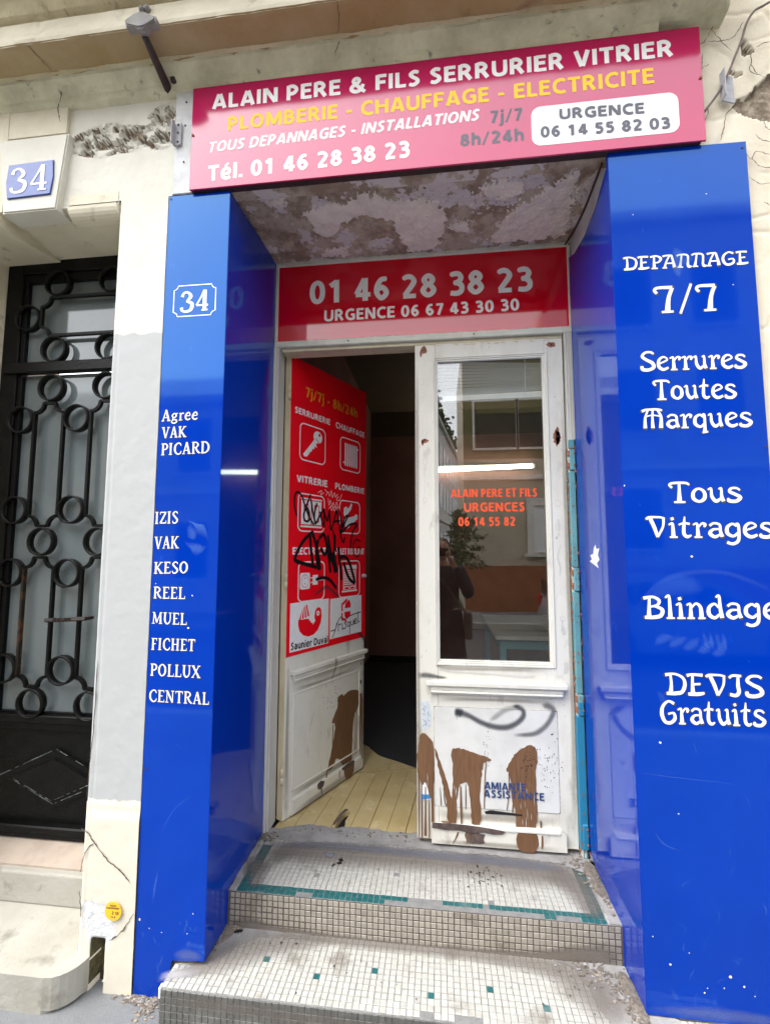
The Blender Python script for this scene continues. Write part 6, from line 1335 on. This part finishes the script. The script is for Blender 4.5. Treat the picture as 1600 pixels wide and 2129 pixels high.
for s_ in range(10):
    mb = MB()
    for k in range(60): mb.blob(wp(1+s_*2.2+random.gauss(0, .7), random.gauss(-.2, .3), 11.4+abs(random.gauss(0, .5))), .16, .16, .12, 1, .5)
    setp(mb.build('roof_shrub', leafg_m), 'dark green shrub on the white roof edge, '+('nearest the street', 'second from the street', 'third from the street', 'fourth from the street', 'fifth from the street', 'sixth from the street', 'seventh from the street', 'eighth from the street', 'ninth from the street', 'farthest down the side street')[s_], 'shrub', 'shrubs along the white roof')
LB = thing('corner_house', (-7, -12, 0), 'low cream corner house with zinc roof left across the street', 'building')
o = MB(); o.box(-16, -2.2, -16, -10, 0, 5.9); o.build('wall', opp_cream, LB)
o = MB(); o.prism([(-9.7, 5.9), (-16.3, 5.9), (-15, 6.9), (-11, 6.9)], 'x', -16.2, -2.0); o.build('roof', roof_m, LB)
o = MB(); o.box(-16.1, -2.1, -10.1, -9.8, 5.75, 5.9); o.box(-16, -2.15, -10.05, -9.92, 3.2, 3.35); o.build('cornice', opp_white, LB)
for i in range(6):
    for z in (.9, 3.8):
        x0 = -4.2-i*2.1
        o = MB()
        for b_ in ((x0-.07, x0, z-.07, z+1.6), (x0+1, x0+1.07, z-.07, z+1.6), (x0, x0+1, z-.07, z), (x0, x0+1, z+1.53, z+1.6)): o.box(b_[0], b_[1], -10.0, -9.94, b_[2], b_[3])
        wn = o.build('window', opp_white, LB); o = MB(); o.box(x0, x0+1, -9.99, -9.975, z, z+1.53); o.build('pane', glass_dark, wn)
TR = thing('street_tree', (1.35, -8.6, 0), 'small green street tree before the opposite building', 'tree')
o = MB(); o.tube([(1.3, -8.7, -.02), (1.32, -8.7, .8), (1.28, -8.7, 1.6), (1.35, -8.65, 2.2)], [.06, .05, .045, .02], 9)
for k in range(9): a_ = k*.9; z = 1.3+.1*k; o.tube([(1.30, -8.7, z), (1.30+.35*math.cos(a_), -8.7+.3*math.sin(a_), z+.15), (1.30+.7*math.cos(a_), -8.7+.5*math.sin(a_), z+.2)], [.02, .012, .004], 5)
o.build('trunk', bark_m, TR)
mb = MB()
BR_ = [(1.5+.55*math.cos(a_*2.4)*(.4+.6*random.random()), -8.6+.5*math.sin(a_*2.4), 1.35+.085*a_, random.uniform(.07, .16)) for a_ in range(16)]
for k in range(1500):
    bx_, by_, bz_, br_ = random.choice(BR_); f_ = random.random()
    c = Vector((1.33+(bx_-1.33)*f_*1.25+random.gauss(0, br_*.5), by_+random.gauss(0, br_), bz_-.06*f_+random.gauss(0, br_*.35))); d = Vector((random.gauss(0, .5), random.gauss(0, 1), random.gauss(0, .7))).normalized(); u = d.orthogonal().normalized()*random.uniform(.02, .035); v_ = d.cross(u.normalized())*random.uniform(.04, .07)
    mb.poly([c-u, c-v_*.8, c+u, c+v_])
setp(mb.build('crown', leafg_m, TR), kind='stuff')
# parked car
CR = thing('parked_car', (5.0, -6.7, -.14), 'silver parked hatchback at the far kerb', 'car')
prof = [(3.05, .20), (3.02, .62), (3.10, .86), (3.28, 1.28), (3.45, 1.36), (4.8, 1.38), (5.15, 1.30), (5.75, .92), (6.6, .80), (6.85, .62), (6.88, .22)]
o = MB(); o.prism([(a_, b_-.14) for a_, b_ in prof], 'y', -7.55, -5.95, .06); o.build('body', carpaint_m, CR)
for yy in (-5.945, -7.555):
    for P in ([(3.38, .94), (3.45, 1.26), (3.95, 1.28), (3.95, .94)], [(4.0, .94), (4.0, 1.28), (4.75, 1.28), (4.75, .94)], [(4.8, .94), (4.8, 1.28), (5.1, 1.22), (5.55, .94)]):
        o = MB(); o.prism([(a_, b_-.14) for a_, b_ in P], 'y', yy-.008, yy+.008); o.build('side_window', glass_dark, CR)
    for xx in (3.65, 6.1):
        o = MB(); o.lathe((xx, yy+(-.09 if yy > -7 else .09), .165), [(.10, -.09), (.29, -.085), (.31, -.05), (.31, .05), (.29, .085), (.10, .09)], 24, 'y'); wh = o.build('wheel', tyre_m, CR)
        o = MB(); o.lathe((xx, yy+(.0 if yy > -7 else 0), .165), [(.17, -.006), (.19, .0), (.17, .006)], 20, 'y'); o.build('rim', rim_m, wh)
for yy in (-7.4, -6.1):
    o = MB(); o.box(3.02, 3.06, yy-.1, yy+.1, .45, .72, .01); o.build('tail_lamp', carred_m, CR)
    o = MB(); o.box(6.80, 6.87, yy-.15, yy+.15, .42, .56, .02); o.build('headlight', rim_m, CR)
o = MB(); o.box(3.055, 3.075, -7.3, -6.2, .74, 1.05); o.build('rear_window', glass_dark, CR)
# street lamp on the white building corner side
SLm = thing('street_lamp', (-.6, -8.5, 0), 'dark lantern street lamp on the far pavement', 'street lamp')
o = MB(); o.tube([(-.6, -8.5, 0), (-.6, -8.5, .5), (-.6, -8.5, 3.6)], [.09, .05, .04], 12); o.build('post', iron, SLm)
o = MB(); o.lathe((-.6, -8.5, 3.6), [(.06, 0), (.11, .06), (.17, .42), (.20, .44), (.06, .60), (.02, .68)], 8); o.build('lantern', glass_dark, SLm)

# ================================================================== THE PHOTOGRAPHER (reflected in the glass)
def skin(name, chains, m, parent, sub=2):
    """chains: list of [(x,y,z,r),...]; a chain starting with an int pair joins (chain, index)"""
    V = []; E_ = []; Rr = []; idx = []
    for ch in chains:
        ids = []
        st = 0
        if isinstance(ch[0], tuple) and len(ch[0]) == 2: ids.append(idx[ch[0][0]][ch[0][1]]); st = 1
        for p in ch[st:]:
            V.append(p[:3]); Rr.append(p[3]); ids.append(len(V)-1)
        for a, b in zip(ids, ids[1:]): E_.append((a, b))
        idx.append(ids)
    me = bpy.data.meshes.new(name); me.from_pydata(V, E_, []); o_ = bpy.data.objects.new(name, me); COL.objects.link(o_)
    md = o_.modifiers.new('s', 'SKIN'); md.use_smooth_shade = True
    for i, r_ in enumerate(Rr): me.skin_vertices[0].data[i].radius = (r_, r_) if not isinstance(r_, tuple) else r_
    me.skin_vertices[0].data[0].use_root = True
    sb = o_.modifiers.new('b', 'SUBSURF'); sb.levels = sub; sb.render_levels = sub
    bpy.context.view_layer.update()
    m2 = bpy.data.meshes.new_from_object(o_.evaluated_get(bpy.context.evaluated_depsgraph_get())); bpy.data.objects.remove(o_)
    for p in m2.polygons: p.use_smooth = True
    return linkobj(name, m2, parent, m)
PX0, PY0 = .905, -2.10
def off(ch): return [(p if len(p) == 2 else (p[0]+PX0, p[1]+PY0, p[2], p[3])) for p in ch]
PE = thing('person', (PX0, PY0, 0), 'person in a long black coat holding up a phone, reflected in the door glass', 'person')
body = [off([(0, 0, .95, .15), (0, -.01, 1.15, .145), (0, -.01, 1.32, .155), (0, -.005, 1.44, .11), (0, .01, 1.51, .055), (0, .02, 1.575, .055)]),
        [(0, 0)]+off([(.09, 0, .88, .10), (.10, .02, .50, .075), (.105, 0, .12, .05), (.11, .02, .05, .045), (.12, .14, .035, .035)]),
        [(0, 0)]+off([(-.09, 0, .88, .10), (-.10, .0, .50, .075), (-.105, -.02, .12, .05), (-.11, .0, .05, .045), (-.12, .12, .035, .035)]),
        [(0, 3)]+off([(.17, -.01, 1.42, .065), (.245, .0, 1.24, .05), (.26, .07, 1.17, .045), (.17, .24, 1.36, .038), (.085, .325, 1.545, .028), (.06, .345, 1.58, .032)]),
        [(0, 3)]+off([(-.17, -.01, 1.42, .065), (-.245, .0, 1.24, .05), (-.26, .07, 1.17, .045), (-.20, .24, 1.36, .038), (-.150, .325, 1.545, .028), (-.135, .345, 1.58, .032)])]
bd_ = skin('body', [[p for p in ch] for ch in body], skin_m, PE)
# head with features, one mesh
mb = MB(); bmesh.ops.create_icosphere(mb.bm, subdivisions=4, radius=1)
for v in mb.bm.verts:
    x, y_, z = v.co; f = max(0, y_)
    k = 1-.20*max(0, -z)**1.4
    X, Y_, Z_ = x*.078*k, y_*.098, z*.118
    n_ = math.exp(-((x/.16)**2+((z+.08)/.28)**2)); Y_ += .022*n_*(f > .7)*max(0, 1-abs(z+.08)/.35)
    Y_ -= .010*math.exp(-(((abs(x)-.38)/.16)**2+((z-.10)/.12)**2))*(f > .5)
    Y_ += .006*math.exp(-((x/.25)**2+((z+.50)/.07)**2))*(f > .5); Y_ -= .004*math.exp(-((x/.25)**2+((z+.43)/.03)**2))*(f > .5)
    Y_ += .008*math.exp(-((x/.3)**2+((z+.85)/.15)**2))*(f > .2)
    v.co = Vector((PX0+X, PY0+.035+Y_, 1.655+Z_))
for f in mb.bm.faces: f.smooth = True
for s_ in (-1, 1):
    mb.blob((PX0+s_*.079, PY0+.02, 1.655), .010, .020, .032, 2, .0)
mb.build('head', skin_m, PE)
for s_ in (-1, 1):
    o = MB(); o.blob((PX0+s_*.030, PY0+.118, 1.668), .013, .010, .009, 2, 0); o.build('eye', eye_m, PE)
    o = MB(); o.ring((PX0+s_*.032, 1.665), .022, .003, PY0+.138, PY0+.142, 20); o.build('spectacle_rim', black_ink, PE)
    o = MB()
    for k, (a_, b_, l_) in enumerate(((0, .018, .075), (.0, .0, .08), (0, -.018, .076), (0, -.036, .062))):      # four fingers closed round the phone edge
        hx = PX0+(.052 if s_ > 0 else -.132); z0 = 1.605+b_
        o.tube([(hx+s_*.012, PY0+.352, z0), (hx-s_*.004+s_*.02, PY0+.380, z0+.004), (hx-s_*.004, PY0+.395, z0+.006), (hx-s_*.022, PY0+.392, z0+.006)], [.0088, .0088, .008, .0065], 8)
    o.tube([(PX0+(.052 if s_ > 0 else -.132), PY0+.345, 1.575), (PX0+(.04 if s_ > 0 else -.12), PY0+.352, 1.60), (PX0+(.022 if s_ > 0 else -.102), PY0+.358, 1.625)], [.011, .010, .008], 8); o.build('hand_fingers', skin_m, PE)
mb = MB(); bmesh.ops.create_icosphere(mb.bm, subdivisions=3, radius=1)
for v in list(mb.bm.verts):
    x, y_, z = v.co; j = 1.07+.03*noise.noise(Vector((x*6, y_*6, z*6))); v.co = Vector((PX0+x*.082*j, PY0+.022+y_*.098*j, 1.668+z*.112*j))
bmesh.ops.delete(mb.bm, geom=[v for v in mb.bm.verts if (v.co.y-PY0 > .085 and v.co.z < 1.735) or v.co.z < 1.60 or (v.co.y-PY0 > .03 and v.co.z < 1.68)], context='VERTS')
mb.build('hair', hair_m, PE)
coat = [off([(0, -.01, .95, .19), (0, -.015, 1.15, .18), (0, -.015, 1.32, .19), (0, -.005, 1.43, .13), (0, .0, 1.485, .085)]),
        [(0, 3)]+off([(.18, -.01, 1.415, .088), (.262, .0, 1.24, .072), (.275, .075, 1.17, .066), (.19, .22, 1.34, .056), (.105, .30, 1.49, .044)]),
        [(0, 3)]+off([(-.18, -.01, 1.415, .088), (-.262, .0, 1.24, .072), (-.275, .075, 1.17, .066), (-.215, .22, 1.34, .056), (-.165, .30, 1.49, .044)])]
skin('coat', coat, coat_m, PE)
mb = MB(); mb.lathe((PX0, PY0-.01, 0), [(.20, 1.02), (.215, .85), (.235, .65), (.255, .48), (.262, .44), (.24, .45)], 36)
for v in mb.bm.verts: v.co.y = PY0-.01+(v.co.y-PY0+.01)*.78*(1+.05*math.sin(14*math.atan2(v.co.y-PY0, v.co.x-PX0)))
mb.build('coat_skirt', coat_m, PE)
trs = [off([(.095, .02, .60, .095), (.105, .0, .30, .075), (.108, .0, .11, .065)])]; skin('trouser_leg', trs, trouser_m, PE); trs = [off([(-.095, .0, .60, .095), (-.105, -.02, .30, .075), (-.108, -.02, .11, .065)])]; skin('trouser_leg', trs, trouser_m, PE)
for s_, yy in ((.115, .08), (-.115, .06)):
    o = MB(); o.blob((PX0+s_, PY0+yy, .045), .055, .145, .055, 3, 0); [setattr(v.co, 'z', max(v.co.z, .002)) for v in o.bm.verts]; o.build('shoe', shoe_m, PE)
o = MB(); o.box(PX0-.135, PX0+.055, PY0+.366, PY0+.375, 1.588, 1.672, .004, 2); setp(o.build('phone', phone_m), 'black phone held up sideways by the reflected person', 'phone')
BG = thing('shoulder_bag', (PX0+.27, PY0-.03, .95), 'dark shoulder bag hanging at the hip of the reflected person', 'bag')
o = MB(); o.box(PX0+.22, PX0+.30, PY0-.17, PY0+.12, .72, 1.0, .03, 3); o.build('bag_body', strap_m, BG)
o = MB(); sp_ = catmull([(PX0-.14, PY0+.02, 1.50), (PX0-.06, PY0+.165, 1.40), (PX0+.06, PY0+.195, 1.25), (PX0+.16, PY0+.17, 1.10), (PX0+.245, PY0+.08, .99)], 6)
for a, b in zip(sp_, sp_[1:]):
    o.face([o.bm.verts.new(q) for q in ((a[0], a[1], a[2]+.02), (a[0], a[1], a[2]-.02), (b[0], b[1], b[2]-.02), (b[0], b[1], b[2]+.02))])
o.build('strap', strap_m, BG)
